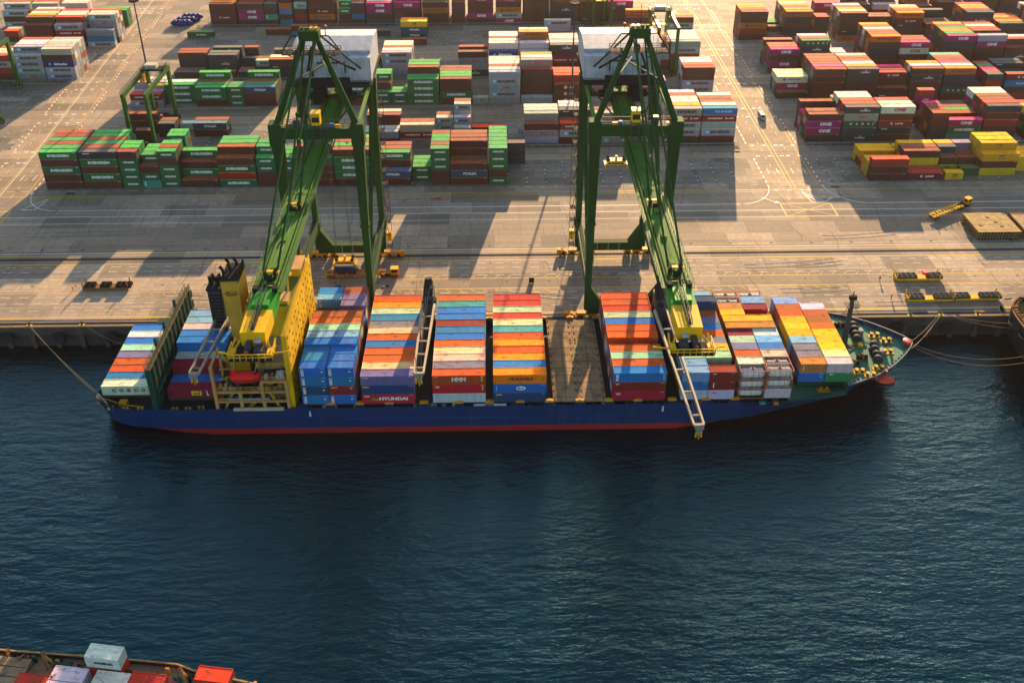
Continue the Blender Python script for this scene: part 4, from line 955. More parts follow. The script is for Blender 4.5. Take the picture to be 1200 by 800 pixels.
    mb = MB(); mb.box(-3.2, 26.9, 61.8, 4.2, 27, 62.2, DARK); mb.box(-3.2, 26.75, 59.2, -2.9, 27, 62, DARK); B(mb, 'louvre', mh)
    mb = MB(); mb.box(5.2, 26.88, 58.2, 6.3, 26.98, 60.6, DARK); B(mb, 'door', mh)
    mb = MB(); mb.rail([(6.5, 27.2, 65.5), (10, 27.2, 65.5), (10, 33, 65.5)], 1.2, STEEL, 1.0); mb.rail([(9.4, 26.6, 58), (9.4, 26.6, 65)], .0, STEEL, .6)
    for z in range(58, 66): mb.box(8.9, 26.6, z, 9.9, 26.7, z+.08, STEEL)
    mb.box(8.85, 26.55, 58, 8.95, 26.7, 66.5, STEEL); mb.box(9.85, 26.55, 58, 9.95, 26.7, 66.5, STEEL); mb.tube((8, 28, 65.5), (8, 28, 68.5), .05, DARK); B(mb, 'roof_railing', mh)
    mb = MB(); mb.box(-10.3, 22.5, 57.2, 10.4, 42.4, 57.8, DARK); mb.rail([(-10.3, 22.6, 57.8), (10.4, 22.6, 57.8)], 1.1, DARK, 1.4, .07)
    for x in (-8, -2.4, 2.4, 8): mb.box(x-.4, 26, 52.5, x+.4, 27, 57.3, GREEN); mb.box(x-.4, 38, 52.5, x+.4, 39, 57.3, GREEN)
    mb.box(-8, 26, 52.4, 8, 27.1, 53.2, GREEN); mb.box(-4.6, 21, 53, -2.6, 26, 56.8, DARK); mb.box(2.6, 21, 53, 4.8, 26, 56.6, DARK); mb.tube((-4.9, 22, 55), (-6.2, 22, 55), 1, DARK, 12); mb.tube((4.9, 22, 55), (6.2, 22, 55), 1, DARK, 12)
    mb.beam((-9, 23, 57.4), (-3, 8, 54), .3, .3, GREEN); mb.beam((9, 23, 57.4), (3, 8, 54), .3, .3, GREEN)
    B(mb, 'house_frame')
    # operator cab standing on the portal beam
    mb = MB(); mb.box(-1.2, -1.6, 58.5, .8, .4, 61.4, CYEL); mb.box(-1.05, -1.66, 59.3, .65, -1.55, 60.6, GLASS); mb.box(-1.3, -1.7, 61.4, .9, .5, 61.6, CYEL)
    for x in (-1.1, .7): mb.beam((x, -1.5, 50.5), (x, -1.5, 58.5), .25, .25, GREYP)
    for k in range(10): mb.box(-1.1, -1.55, 51+k*.75, .7, -1.45, 51.08+k*.75, GREYP)
    B(mb, 'operator_cab')
    # stair tower up the left land leg
    mb = MB(); x = -HX-1.7
    for k in range(12):
        z = 4+k*4.2
        mb.box(x-.8, 27, z, x+.7, 29, z+.1, DARK); mb.rail([(x-.8, 27, z), (x-.8, 29, z)], 1.1, DARK, 1.4, .05)
        mb.beam((x-.5 if k % 2 else x+.5, 27.3, z), (x+.5 if k % 2 else x-.5, 27.3, z+4.2), .4, .1, DARK)
    for px in (x-.8, x+.7): mb.beam((px, 29, 2), (px, 29, 54), .11, .11, DARK)
    mb.box(x-.9, 27.2, 6.2, x+.5, 28.6, 9, CYEL)
    B(mb, 'stair_tower')
    # hoist rope drums hanging out and lamps under the beam
    mb = MB()
    for k in (-7, -3, 3, 7): mb.box(k-.3, -1.7, 53.6, k+.3, -1.2, 54.1, WHITE)
    B(mb, 'floodlights')
    return g
g2 = gantry()
g1 = copy_tree(g2); g1.location = (-41.5, 188.2, 0); g1.scale = (-1, 1, 1)
g1['label'] = 'green gantry crane on the left, its boom over the yellow ship bridge'

def spreader(loc, L, top, label, first=None):
    s = empty('spreader', loc, label, 'spreader', 'crane spreaders')
    mb = MB(); h = L/2
    mb.box(-h+.3, -.5, 0, h-.3, -.2, .5, CYEL); mb.box(-h+.3, .2, 0, h-.3, .5, .5, CYEL)
    for sg in (-1, 1): mb.box(sg*h-.25, -1.22, -.1, sg*h+.25, 1.22, .55, CYEL)
    mb.box(-2.2, -.9, .5, 2.2, .9, .75, DARK)
    mb.build('frame', s, loc=(0, 0, 0))
    mb = MB(); mb.box(-2.6, -1, .9, 2.6, 1, 1.5, CYEL)
    for x in (-2.2, 2.2):
        for y in (-.75, .75): mb.tube((x, y-.25, 1.8), (x, y+.25, 1.8), .45, DARK, 12)
    mb.tube((0, 0, 1.5), (0, 0, 2.6), .35, CYEL, 10)
    mb.build('headblock', s, loc=(0, 0, 0))
    for sx in (-1, 1):
        for sy in (-1, 1):
            mb = MB(); mb.box(sx*h-.14, sy*1.22-.1, -.5, sx*h+.14, sy*1.22+.1, .1, CYEL); mb.build('flipper', s, loc=(0, 0, 0))
    mb = MB()
    for x in (-2.2, 2.2):
        for y in (-.75, .75): mb.tube((x, y, 1.9), (x*.6, y, top-loc[2]), .045, CABLE, 4)
    mb.build('hoist_ropes', s, loc=(0, 0, 0))
    return s
spreader((33.5, 214.3, 31.6), 6.06, 50.4, 'yellow spreader hanging in mid-air behind the right gantry crane')
spreader((-41.9, 207.4, 4.35), 6.06, 50.4, 'yellow spreader lowered onto a navy container under the left gantry crane')
# ------------------------------------------------------------------ the container ship
SHIPO = Vector((4, 171.2, -6.9)); CYL = 171.2
ship = empty('container_ship', SHIPO, 'blue container ship with red waterline moored along the quay', 'ship')
SB = lambda mb, nm, par=ship, **k: mb.build(nm, par, **k)
def interp(tab, x):
    if x <= tab[0][0]: return tab[0][1]
    for (a, va), (b_, vb) in zip(tab, tab[1:]):
        if x <= b_:
            t = (x-a)/(b_-a); return va+(vb-va)*t
    return tab[-1][1]
ZT = [(-95, 1.4), (-82, 1.0), (60, .9), (70, 1.3), (78, 2.4), (84, 4.4), (103, 5.4)]
BD = [(-93.6, 11.6), (-92.8, 12.8), (-90, 14.2), (-84, 15.1), (-78, 15.3), (60, 15.3), (70, 15), (78, 14.2), (84, 13.0), (90, 10.8), (95, 7.8), (99, 4.4), (101.4, 1.9), (102.6, .05)]
BB = [(-93.6, 8), (-91.5, 11.5), (-88, 13.2), (-84, 14.3), (-75, 15.1), (-66, 15.3), (46, 15.3), (50, 15.0), (58, 14.0), (71.5, 10.6), (80, 8.2), (87.5, 5.6), (93, 2.9), (97.5, .05)]
BW = [(-94, .5), (-90, 5), (-84, 10.5), (-75, 14.2), (-66, 15.25), (42, 15.25), (50, 13.8), (58, 11.8), (71.5, 7.6), (80, 5.2), (87.5, 2.8), (93.5, .6), (95, .05)]
st = [-93.6, -93.2, -92.4, -91, -88, -84, -80, -75, -70, -66, -50, -30, 0, 30, 42, 46, 50, 54, 58, 64, 70, 76, 80, 84, 87.5, 90, 92.5, 95, 97.5, 99.5, 101.4, 102.6]
mb = MB()
for s in (-1, 1):
    rows = []
    for x in st:
        zt, bd, bb, bw = interp(ZT, x), interp(BD, x), interp(BB, x), interp(BW, x)
        xs = x
        # stem rakes back below the deck
        f = max(0, (x-84)/18.6)
        mid = bb+(bd-bb)*.42
        rows.append([(x, CYL+s*bd, zt), (x-f*1.6, CYL+s*mid, zt*.3-5.2*.7+1.4), (x-f*4.6, CYL+s*bb, -5.2), (x-f*7.0, CYL+s*bw, -6.9), (x-f*7.4, CYL+s*bw*.96, -9.5)])
    n = 5; vs = [p for r in rows for p in r]
    for lo, hi, m_ in ((0, 2, HULLB), (2, 4, HULLR)):
        mb.add(vs, [(i*n+j, (i+1)*n+j, (i+1)*n+j+1, i*n+j+1) for i in range(len(rows)-1) for j in range(lo, hi)], m_)
x = st[0]; tr = [(x, CYL-interp(BD, x), interp(ZT, x)), (x, CYL+interp(BD, x), interp(ZT, x)), (x, CYL+interp(BB, x), -5.2), (x, CYL-interp(BB, x), -5.2)]
mb.add(tr, [(0, 1, 2, 3)], HULLB)
hull = SB(mb, 'hull')
# decks
def deck(x0, x1, z, m_, inset=.25, nm='deck'):
    mb = MB(); xs = [x0+(x1-x0)*i/16 for i in range(17)]
    vs = [(x, CYL-interp(BD, x)+inset, z) for x in xs]+[(x, CYL+interp(BD, x)-inset, z) for x in xs]
    mb.add(vs, [(i, i+1, 18+i, 17+i) for i in range(16)], m_)
    return SB(mb, nm)
deck(-93.5, 68, -.35, DECKD); deck(68, 82.5, .75, DECKG); deck(82.5, 102.2, 4.1, DECKG, .2, 'foredeck')
mb = MB(); mb.add([(82.5, CYL-13, .75), (82.5, CYL+13, .75), (82.5, CYL+13, 4.1), (82.5, CYL-13, 4.1)], [(0, 1, 2, 3)], DECKG)
SB(mb, 'foredeck_bulkhead')
# bulwark stiffeners inside the port bow, painted grey, and the rail cap all round the bow
mb = MB()
for s in (-1, 1):
    pts = [(x, CYL+s*(interp(BD, x)), interp(ZT, x)) for x in [82.5+i*1.0 for i in range(21)]]
    for a, c in zip(pts, pts[1:]): mb.beam(a, c, .22, .14, STEEL)
    for x, y, z in pts[:-2]:
        mb.beam((x, y-s*.1, z-.15), (x-.1, y-s*1.1, 4.12), .14, .5, GREYP if s > 0 else STEEL)
    for a, c in zip(pts, pts[1:]):
        o_ = Vector((0, -s*.06, 0)); A_, C_ = Vector(a)+o_, Vector(c)+o_
        mb.add([A_, C_, (C_.x, C_.y, 4.12), (A_.x, A_.y, 4.12)], [(0, 1, 2, 3)], GREYP if s > 0 else DECKG)
mb.ellip((101.3, CYL, 5.2), (1.0, 1.4, .45), REDP, 10, 5)
SB(mb, 'bulwark')
mb = MB(); mb.ellip((98.2, CYL-.6, -6.8), (2.2, 1.05, 1.1), paint('bulb_red_paint', (.75, .10, .045), .5, 0, .4, .2, .4), 18, 12); SB(mb, 'bulbous_bow', smooth=True)
# hatch coamings and covers under the stacks; the bare bay shows three panels
mb = MB()
for x0, x1, y0, z1 in ((-92.2, -80.0, 160.3, 1.38), (-76.4, -64.2, 159, 1.38), (-44.6, -32.3, 156.9, 1.38), (-30.9, -18.7, 156.9, 1.38), (-14.6, -2.4, 156.9, 1.38), (-.5, 11.6, 156.9, 1.38),
                       (27.1, 39.2, 156.9, 1.38), (43, 55.2, 156.9, 1.38), (56.2, 68.3, 157, 1.5), (70.8, 83, 159.4, 3.96)):
    y1 = 2*CYL-y0
    mb.box(x0, y0, z1-.55, x1, y1, z1, DECKD); mb.box(x0+.6, y0+1.4, -.34, x1-.6, y1-1.4, z1-.55, WALLG)
SB(mb, 'hatch_coaming')
for i, (y0, y1) in enumerate(((156.9, 166.4), (166.5, 177.2), (177.3, 185.6))):
    mb = MB(); mb.box(13.3, y0, .9, 25.7, y1, 1.4, HATCH)
    for k in range(1, 4): mb.box(13.3+k*3.1-.04, y0+.1, 1.4, 13.3+k*3.1+.04, y1-.1, 1.412, DARK)
    yy = y0+1.1
    while yy < y1: mb.box(13.5, yy-.04, 1.403, 25.5, yy+.04, 1.416, DARK); yy += 2.4
    for xx in (13.6, 18.9, 20.1, 25.2):
        yy = y0+.6
        while yy < y1: mb.box(xx-.18, yy-.14, 1.4, xx+.18, yy+.14, 1.52, DARK); yy += 2.4
    SB(mb, 'hatch_cover')
mb = MB(); mb.box(14, 158, -.34, 25, 184.5, .9, WALLG); SB(mb, 'hatch_coaming')
# container pedestals along both sides, with orange twistlock seats
for x in (-44.9, -38.3, -31.6, -24.8, -16.7, -8.5, -1.5, 5.6, 12.4, 19.5, 26.3, 33, 41, 49, 55.7):
    for y in (156.35, 186.05):
        mb = MB(); mb.box(x-1.0, y-.42, -.35, x+1.0, y+.42, 1.25, HULLB)
        if x > -44: mb.box(x-1.0, y+.1, 1.25, x+1.0, y+.75, 1.75, ORNG); mb.box(x-.3, y, 1.75, x+.3, y+.6, 2.0, ORNG)
        SB(mb, 'container_pedestal')
# passageway clutter on the waterside deck
mb = MB(); random.seed(3)
for k in range(44):
    x = random.uniform(-45, 66); h = random.uniform(.3, 1.2); wd = random.uniform(.3, 1.3)
    mb = MB(); mb.box(x, 156.3, -.34, x+wd, 157.3, -.34+h+.4, random.choice([WALLG, DARK, STEEL, ORNG, WALLG, DARK])); SB(mb, 'deck_locker')
mb = MB(); mb.tube((-5.2, 156.2, 1.0), (2.4, 156.2, 1.0), .28, WHITE, 8); SB(mb, 'gangway_tube')
for x in (12, 47.5, 61): mb = MB(); mb.tube((x+.4, 156.5, .3), (x+1.8, 156.5, .3), .5, paint('hose_reel_teal', (.03, .25, .2)), 12); SB(mb, 'hose_reel')
mb = MB()
for x, z in ((-43.4, -1.6), (38.6, -1.4)): mb.add([(x, CYL-15.33, z), (x+.5, CYL-15.33, z), (x+.4, CYL-15.33, z+1.6), (x+.1, CYL-15.33, z+1.6)], [(0, 1, 2, 3)], M_PLATE)
mb.add([(-36, CYL-15.33, -2.55), (6, CYL-15.33, -2.55), (6, CYL-15.33, -2.42), (-36, CYL-15.33, -2.42)], [(0, 1, 2, 3)], paint('faint_blue_line', (.02, .08, .3)))
SB(mb, 'hull_marks')
# aft mooring deck
for x, y in ((-90, 157.6), (-86.5, 157.2), (-83, 157.1), (-75, 157), (-72, 157), (-69, 157.3)):
    mb = MB(); mb.tube((x, y, -.3), (x, y, .5), .3, CYEL, 10); mb.tube((x+.9, y, -.3), (x+.9, y, .5), .3, CYEL, 10); mb.box(x-.4, y-.4, -.34, x+1.3, y+.4, -.25, DARK); SB(mb, 'bollard')
mb = MB()
mb.box(-88, 158.2, -.3, -86.2, 159.6, .9, ORNG); mb.tube((-87.8, 158.4, .4), (-82, 157.6, .3), .18, ORNG, 8); mb.tube((-92.5, 160.5, .4), (-88.5, 158.9, .5), .15, ORNG, 6)
mb.rail([(-93.2, 160.2, 1.4), (-90, 157.2, 1.3)], .9, JIBP, 1.2, .07)
mb.box(-93.4, 159.4, -.3, -92.6, 160.3, 2.0, JIBP); mb.box(-87, 184, 1.2, -84, 186, 3.2, WALLG)
SB(mb, 'mooring_gear')
# tall green lashing wall abaft the funnel
mb = MB(); x0, x1 = -78.9, -77.8
mb.box(x0, 155.9, -.3, x1, 186.2, 1.6, HULLB); mb.box(x0, 156.0, 1.6, x1, 186.1, 12.8, WALLG)
mb.box(x0-.05, 155.9, 12.8, x1+.15, 186.2, 12.95, paint('walkway_ochre', (.13, .075, .02)))
for k in range(12):
    y = 157.5+k*2.5
    mb.box(x1, y-.25, .5, x1+.25, y+.25, 12.7, WALLG); mb.box(x1+.02, y+.6, 3.2, x1+.1, y+1.8, 5.2, DARK); mb.box(x1+.02, y+.6, 6.4, x1+.1, y+1.8, 8.6, DARK); mb.box(x1+.02, y+.6, 9.6, x1+.1, y+1.8, 11.8, DARK)
    mb.box(x1, y-1, 5.6, x1+.9, y+1.4, 5.7, WALLG)
mb.rail([(x0, 156, 12.95), (x0, 186, 12.95)], 1.1, WALLG, 1.8, .07); mb.rail([(x1, 156, 12.95), (x1, 186, 12.95)], 1.1, WALLG, 1.8, .07)
for y in (164, 170, 178): mb.box(x0-.4, y, 12.9, x0+.2, y+.7, 15, WALLG)
mb.beam((x0+.2, 155.95, 1.6), (x0+.2, 155.95, 12.8), .5, .2, WALLG)
SB(mb, 'lashing_wall')
# accommodation block
mb = MB()
mb.box(-57.5, 167.6, -.3, -47.6, 186, 21.2, HOUSEY); mb.box(-47.6, 156.6, -.3, -46.4, 186, 21.6, HOUSEY)
mb.box(-57.6, 167.5, 21.2, -47.6, 186.1, 21.5, paint('bridge_roof_green', (.10, .16, .03), .7, 0, .5, .3, .5))
mb.box(-55.2, 160.6, -.3, -47.6, 167.6, 9.0, TAN); mb.box(-55.4, 160.4, 9.0, -47.6, 167.6, 9.2, TAN); mb.box(-54, 164.5, 9.2, -49, 167.6, 12.4, TAN)
mb.box(-57.3, 164, 8, -55.4, 167.6, 8.3, DECKD); mb.box(-54.6, 161, 9.2, -53.6, 162, 9.7, DARK)
sup = SB(mb, 'superstructure')
wm = MB(); wm.box(0, -.26, -.3, .05, .26, .3, DARK); wme = wm.mesh('window')
random.seed(5)
for r in range(8):
    for k in range(12):
        if random.random() < .14: continue
        o = bpy.data.objects.new('window', wme); COL.objects.link(o); o.parent = sup
        o.location = Vector((-46.4, 157.8+k*2.4+random.uniform(-.35, .35), 2.4+r*2.55+random.uniform(-.1, .1)))
mb = MB()
mb.box(-56.6, 167, 21.5, -51.5, 172.5, 23.6, TAN); mb.box(-51.8, 168, 21.5, -48.2, 171.4, 22.5, paint('orange_tan_paint', (.5, .27, .09)))
mb.box(-50.2, 178.5, 21.5, -47, 184, 23.6, HOUSEY); mb.box(-50.3, 178.4, 23.6, -46.9, 184.1, 23.8, paint('orange_tan_paint', (.5, .27, .09)))
mb.box(-46.98, 179, 22.4, -46.93, 183.5, 23.3, GLASS)
SB(mb, 'bridge_house', sup)
mb = MB()
for s in (-1.6, 1.6): mb.tube((-49.8+s*.6, 172, 21.5), (-49.2+s*.4, 172, 27), .25, HOUSEY, 8)
mb.box(-51.4, 171.4, 27, -47.6, 172.6, 27.2, HOUSEY); mb.box(-51.2, 171.9, 27.8, -47.8, 172.1, 28.1, WHITE); mb.rail([(-51.4, 171.4, 27.2), (-47.6, 171.4, 27.2)], .9, HOUSEY, .9)
mb.tube((-49.4, 172, 27.2), (-49.4, 172, 30), .1, DARK)
SB(mb, 'radar_mast', sup)
mb = MB(); mb.tube((-53.6, 172.6, 23.6), (-53.6, 172.6, 24.2), .3, WHITE); mb.ellip((-53.6, 172.6, 24.9), (.85, .85, .9), WHITE, 14, 10); SB(mb, 'radome', sup, smooth=False)
mb = MB()
mb.rail([(-57.5, 167.7, 21.5), (-57.5, 186, 21.5)], 1.1, HOUSEY, 1.6, .08); mb.rail([(-55.3, 160.5, 9.2), (-47.7, 160.5, 9.2)], 1.1, HOUSEY, 1.1, .08)
mb.rail([(-57.5, 167.7, 21.5), (-47.7, 167.7, 21.5)], 1.1, HOUSEY, 1.4, .08); mb.rail([(-46.5, 156.7, 21.6), (-46.5, 186, 21.6)], 1.1, HOUSEY, 1.4, .08)
for z in (4, 7.4, 10.8, 14.2, 17.6): mb.box(-58.9, 167.6, z, -57.5, 185, z+.15, BUFF); mb.rail([(-58.9, 167.6, z+.15), (-58.9, 185, z+.15)], 1, HOUSEY, 1.8, .08)
SB(mb, 'railing', sup)
# open frames and decks on the waterside of the house
mb = MB()
for x in (-64.3, -58.6, -53.4, -47.8):
    mb.box(x-.35, 156.1, -.3, x+.35, 156.8, 13.2 if x < -60 else (5.4 if x < -56 else 8.6), BUFF)
for z, xa in ((2.6, -64), (5.4, -64), (8.4, -53.4)): mb.box(xa, 156.15, z, -47.6, 156.75, z+.45, BUFF)
for z, xa in ((5.5, -63.8), (8.5, -53.6)): mb.box(xa, 156.8, z, -47.7, 163.5, z+.12, DECKD)
for k in range(7): mb.beam((-63.5+k*2.2, 156.9, 2.7), (-63.5+k*2.2, 163, 2.7), .35, .35, BUFF)
mb.tube((-60.5, 155.9, .9), (-49, 155.9, .9), .45, JIBP, 10); mb.box(-61.5, 156.0, 3.4, -52, 156.1, 4.1, STEEL)
for k in range(9): mb.box(-62.6+k*1.35, 156.9, 5.62, -61.8+k*1.35, 158.6, 6.4, random.choice([DARK, STEEL, BUFF, GREYP]))
mb.box(-50.2, 157, 8.6, -48.3, 158.8, 9.8, WHITE); mb.tube((-49, 157.6, 9.8), (-49, 157.6, 10.6), .5, WHITE, 10); mb.tube((-52.4, 157.4, 8.6), (-52.4, 157.4, 9.8), .5, JIBP, 10); mb.ellip((-51, 157.1, 9.3), (.35, .12, .35), REDP)
mb.beam((-64.3, 156.3, 13), (-64.3, 163, 13), .5, .5, BUFF); mb.beam((-64.3, 163, 0), (-64.3, 163, 13), .5, .5, BUFF)
for k in range(5): mb.beam((-64.2, 157+k*1.3, 3+k*1.8), (-60.4, 157+k*1.3, 3.2+k*1.8), .3, .25, BUFF)
SB(mb, 'side_frame')
random.seed(21)
for k in range(34):
    x = random.uniform(-63.6, -48.2); y = random.uniform(157.2, 160.2); z = random.choice([2.8, 5.62, 5.62, 8.62 if x > -53 else 2.8]); h = random.uniform(.4, 1.6); wd = random.uniform(.3, 1.2)
    mb = MB(); mb.box(x, y, z, x+wd, y+random.uniform(.2, .6), z+h, random.choice([BUFF, TAN, DARK, STEEL, GREYP, HOUSEY, BUFF])); SB(mb, 'deck_locker')
for x0, z0, x1, z1 in ((-62.8, -.3, -60, 5.5), (-57.4, -.3, -55, 2.6), (-50, -.3, -52.4, 5.5)):
    mb = MB(); mb.beam((x0, 157.2, z0), (x1, 157.2, z1), .9, .15, BUFF); mb.rail([(x0, 156.85, z0), (x1, 156.85, z1)], 1, HOUSEY, 1.1, .07); SB(mb, 'stairway')
mb = MB(); mb.rail([(-63.8, 156.9, 5.62), (-48, 156.9, 5.62)], 1, BUFF, 1.3, .07); mb.rail([(-53.5, 156.9, 8.62), (-48, 156.9, 8.62)], 1, BUFF, 1.3, .07); SB(mb, 'deck_railing')
# funnel and the louvred engine casing behind it
mb = MB(); F0, F1 = -64.2, -60.2
mb.add([(F0+1.2, 170.5, 7), (F1+.2, 170.5, 7), (F1+.2, 177, 7), (F0+1.2, 177, 7), (F0, 171, 25.6), (F1, 171, 25.8), (F1, 178, 25.8), (F0, 178, 25.6)], [(0, 1, 5, 4), (1, 2, 6, 5), (2, 3, 7, 6), (3, 0, 4, 7), (4, 5, 6, 7), (3, 2, 1, 0)], paint('mustard_funnel_paint', (.5, .30, .035), .5, 0, .35, .12, .4))
fun = SB(mb, 'funnel')
mb = MB(); pts = []
for k in range(24):
    t = 2*math.pi*k/24
    for r_ in (1, .84): pts.append((-61.95+1.45*r_*math.cos(t), 170.84, 22.4+.75*r_*math.sin(t)))
mb.add(pts, [(2*k, 2*((k+1) % 24), 2*((k+1) % 24)+1, 2*k+1) for k in range(24)], DARK)
vs_, fs_ = text_data('Sw', .02); mb.add([(-61.95+a*1.9, 170.83, 22.4+b_*.9) for a, b_ in vs_], fs_, DARK)
SB(mb, 'funnel_emblem', fun)
mb = MB(); mb.box(-64.1, 171.3, 25.6, -60.3, 177.6, 26.4, DARK)
for k in range(6): mb.box(-60.3, 171.5+k*1.05, 25.2, -60.0, 172.2+k*1.05, 27.6, DARK)
SB(mb, 'funnel_top', fun)
for k, (dx, dy, h) in enumerate(((-1.2, 1, 3.6), (.2, 2.4, 3.2), (-.6, 4, 3.8), (.8, 5.2, 3.0))):
    mb = MB(); x, y = -62.4+dx, 171.6+dy
    mb.tube((x, y, 26), (x, y, 26+h*.5), .34, DARK, 10); mb.tube((x, y, 26+h*.5), (x-.7, y+.3, 26+h*.8), .34, DARK, 10, .38); SB(mb, 'exhaust_pipe', fun)
mb = MB(); mb.box(-68.4, 173.2, 3, -65.0, 177.2, 21.5, GREYP)
for z in range(9, 21, 1): mb.box(-68.2, 173.05, z, -65.2, 173.2, z+.55, DARK)
mb.box(-68.6, 173, 21.5, -64.8, 177.4, 22.2, DARK)
for k in (-67.6, -66.0): mb.tube((k, 174.6, 22), (k-.2, 174.8, 24.6), .5, DARK, 10); mb.tube((k, 176.4, 22), (k-.2, 176.6, 24), .4, DARK, 10)
mb.box(-64.4, 165.5, 3, -58.5, 183, 8.2, HOUSEY); mb.box(-64.4, 165.5, 8.2, -58.5, 183, 8.4, DECKD)
SB(mb, 'engine_casing')
# deck cranes: pedestal and house with a stowed lattice jib
def deck_crane(x, yp, tipx, tipy, zj, ztip, hook):
    mb = MB(); mb.tube((x, yp, -.3), (x, yp, 7.5), 1.25, GREYP, 14); mb.box(x-1.35, yp-2.0, 7.5, x+1.35, yp+2.4, 14.2, GREYP)
    mb.box(x-1.1, yp-1.6, 14.2, x+1.1, yp+1.6, 16.4, DARK); mb.tube((x, yp+.3, 16), (x, yp+.8, 17.8), .9, DARK, 12); mb.box(x-1.8, yp-1, 9, x-1.35, yp+.6, 11, DARK); mb.box(x+1.35, yp-.8, 10.5, x+1.8, yp+.5, 12, DARK)
    mb.box(x-.8, yp-2.05, 12, x+.8, yp-2, 13.3, GLASS)
    dc = SB(mb, 'deck_crane')
    W0 = Vector((0, 0, 0))
    def sub(mb, nm):
        o = mb.build(nm, dc, loc=(0, 0, 0)); return o
    mb = MB(); a = Vector((x, yp-2.2, zj)); t = Vector((tipx, tipy, ztip)); d = (t-a).normalized(); s = Vector((d.y, -d.x, 0)).normalized()
    w0, w1 = 1.5, 1.05
    for sg in (-1, 1): mb.beam(a+s*sg*w0, t+s*sg*w1, .55, .9, JIBP, .42, .65)
    for k in range(1, 6):
        q = a.lerp(t, k/5.4); ww = w0+(w1-w0)*k/5.4; mb.beam(q-s*ww, q+s*ww, .26, .4, JIBP)
    mb.beam(t-s*w1, t+s*w1, .6, .6, JIBP); mb.box(t.x-.9, t.y-.9, t.z-.6, t.x+.9, t.y+.1, t.z+.1, STEEL)
    sub(mb, 'jib')
    mb = MB()
    for sg in (-.4, .4): mb.tube((x+sg, yp-.6, 16.6), t+s*sg+Vector((0, 0, .3)), .05, CABLE, 4)
    sub(mb, 'luffing_ropes')
    mb = MB(); h = hook; mb.tube((t.x, t.y-.5, t.z-.5), (t.x, t.y-.5, t.z-h), .05, CABLE, 4)
    mb.box(t.x-.45, t.y-.8, t.z-h-1.0, t.x+.45, t.y-.2, t.z-h, STEEL)
    for sg in (-1, 1): mb.beam((t.x+sg*.5, t.y-.5, t.z-h-.6), (t.x+sg*.6, t.y-.5, t.z-h-2.0), .3, .3, CYEL)
    mb.beam((t.x, t.y-.5, t.z-h-1), (t.x+.1, t.y-.5, t.z-h-2.6), .25, .3, ORNG)
    sub(mb, 'hook_block')
    return dc
deck_crane(-16.6, 181.5, -17.3, 154.4, 11.8, 12.4, .5)
deck_crane(-65.9, 181.0, -67.6, 155.0, 12.6, 12.6, .2)
deck_crane(41.0, 179.0, 42.9, 139.8, 11.2, 10.6, .9)
# foremast
mb = MB(); mb.tube((86.5, 172.8, 4.1), (86.7, 173.6, 16.5), .75, GREYP, 10, .5); mb.box(85.4, 172.4, 14.6, 88.2, 174.9, 14.8, GREYP); mb.rail([(85.4, 172.4, 14.8), (88.2, 172.4, 14.8), (88.2, 174.9, 14.8)], 1, GREYP, .9)
mb.tube((86.7, 173.6, 16.5), (86.7, 173.6, 19), .12, DARK); mb.box(85.9, 173.2, 16.5, 87.6, 174, 17.6, DARK)
mb.rail([(85.7, 172.2, 4.2), (86, 172.8, 14.6)], .5, GREYP, .8, .06, False); mb.tube((86.6, 173.4, 15.5), (84.0, 177, 4.2), .06, CABLE, 4); mb.tube((86.6, 173.4, 15.5), (95, 172, 4.2), .06, CABLE, 4)
SB(mb, 'foremast')
# windlasses, winches, bollards on the foredeck
for (x, y) in ((90.2, 175.6), (92.6, 168.2)):
    mb = MB()
    mb.tube((x-.6, y-3, 5), (x+.4, y+3, 5), .6, GREYP, 12)
    for k in (-2.6, -1, .8, 2.4): mb.tube((x-.1+k*.16-.1, y+k-.25, 5), (x-.1+k*.16+.1, y+k+.25, 5), 1.05, GREYP, 14)
    mb.box(x-1.2, y-1.6, 4.1, x+1.0, y+1.8, 4.7, DARK); mb.box(x+.6, y-.6, 4.1, x+1.8, y+.8, 5.5, STEEL)
    SB(mb, 'windlass')
for (x, y) in ((88.6, 166.6), (85.8, 164.6), (87.2, 178.4), (84.6, 169.6)):
    mb = MB(); mb.tube((x-1.2, y, 4.8), (x+1.2, y, 4.8), .5, DARK, 10); mb.tube((x-.2, y, 4.8), (x+.2, y, 4.8), .85, RUSTY, 12); mb.box(x-1.3, y-.5, 4.1, x+1.3, y+.5, 4.4, GREYP); SB(mb, 'mooring_winch')
for (x, y) in ((94.6, 174.6), (95.6, 168.6), (88.4, 160.7), (91.2, 163.0), (84.5, 178.9), (96.8, 172.6), (86.2, 161.9)):
    mb = MB()
    for k in (-.7, .7): mb.tube((x+k, y, 4.1), (x+k, y, 5.1), .38, GREYP, 10); mb.tube((x+k, y, 5.0), (x+k, y, 5.2), .48, CYEL, 10)
    mb.box(x-1.4, y-.55, 4.11, x+1.4, y+.55, 4.24, CYEL); SB(mb, 'bollard')
for (x, y) in ((77.5, 159.6),):
    mb = MB()
    for k in (-.7, .7): mb.tube((x+k, y, .8), (x+k, y, 1.7), .38, CYEL, 10)
    mb.box(x-1.5, y-.6, .76, x+1.5, y+.6, .9, CYEL); SB(mb, 'bollard')
mb = MB(); mb.box(89.2, 170.4, 4.1, 90.2, 171.6, 4.9, CYEL); mb.box(84.2, 160.8, 4.12, 85, 162.6, 4.8, ORNG); mb.tube((92.5, 161.5, 4.1), (92.5, 161.5, 4.9), .3, REDP); mb.box(90.5, 162.2, 4.1, 91.1, 162.9, 4.9, CYEL)
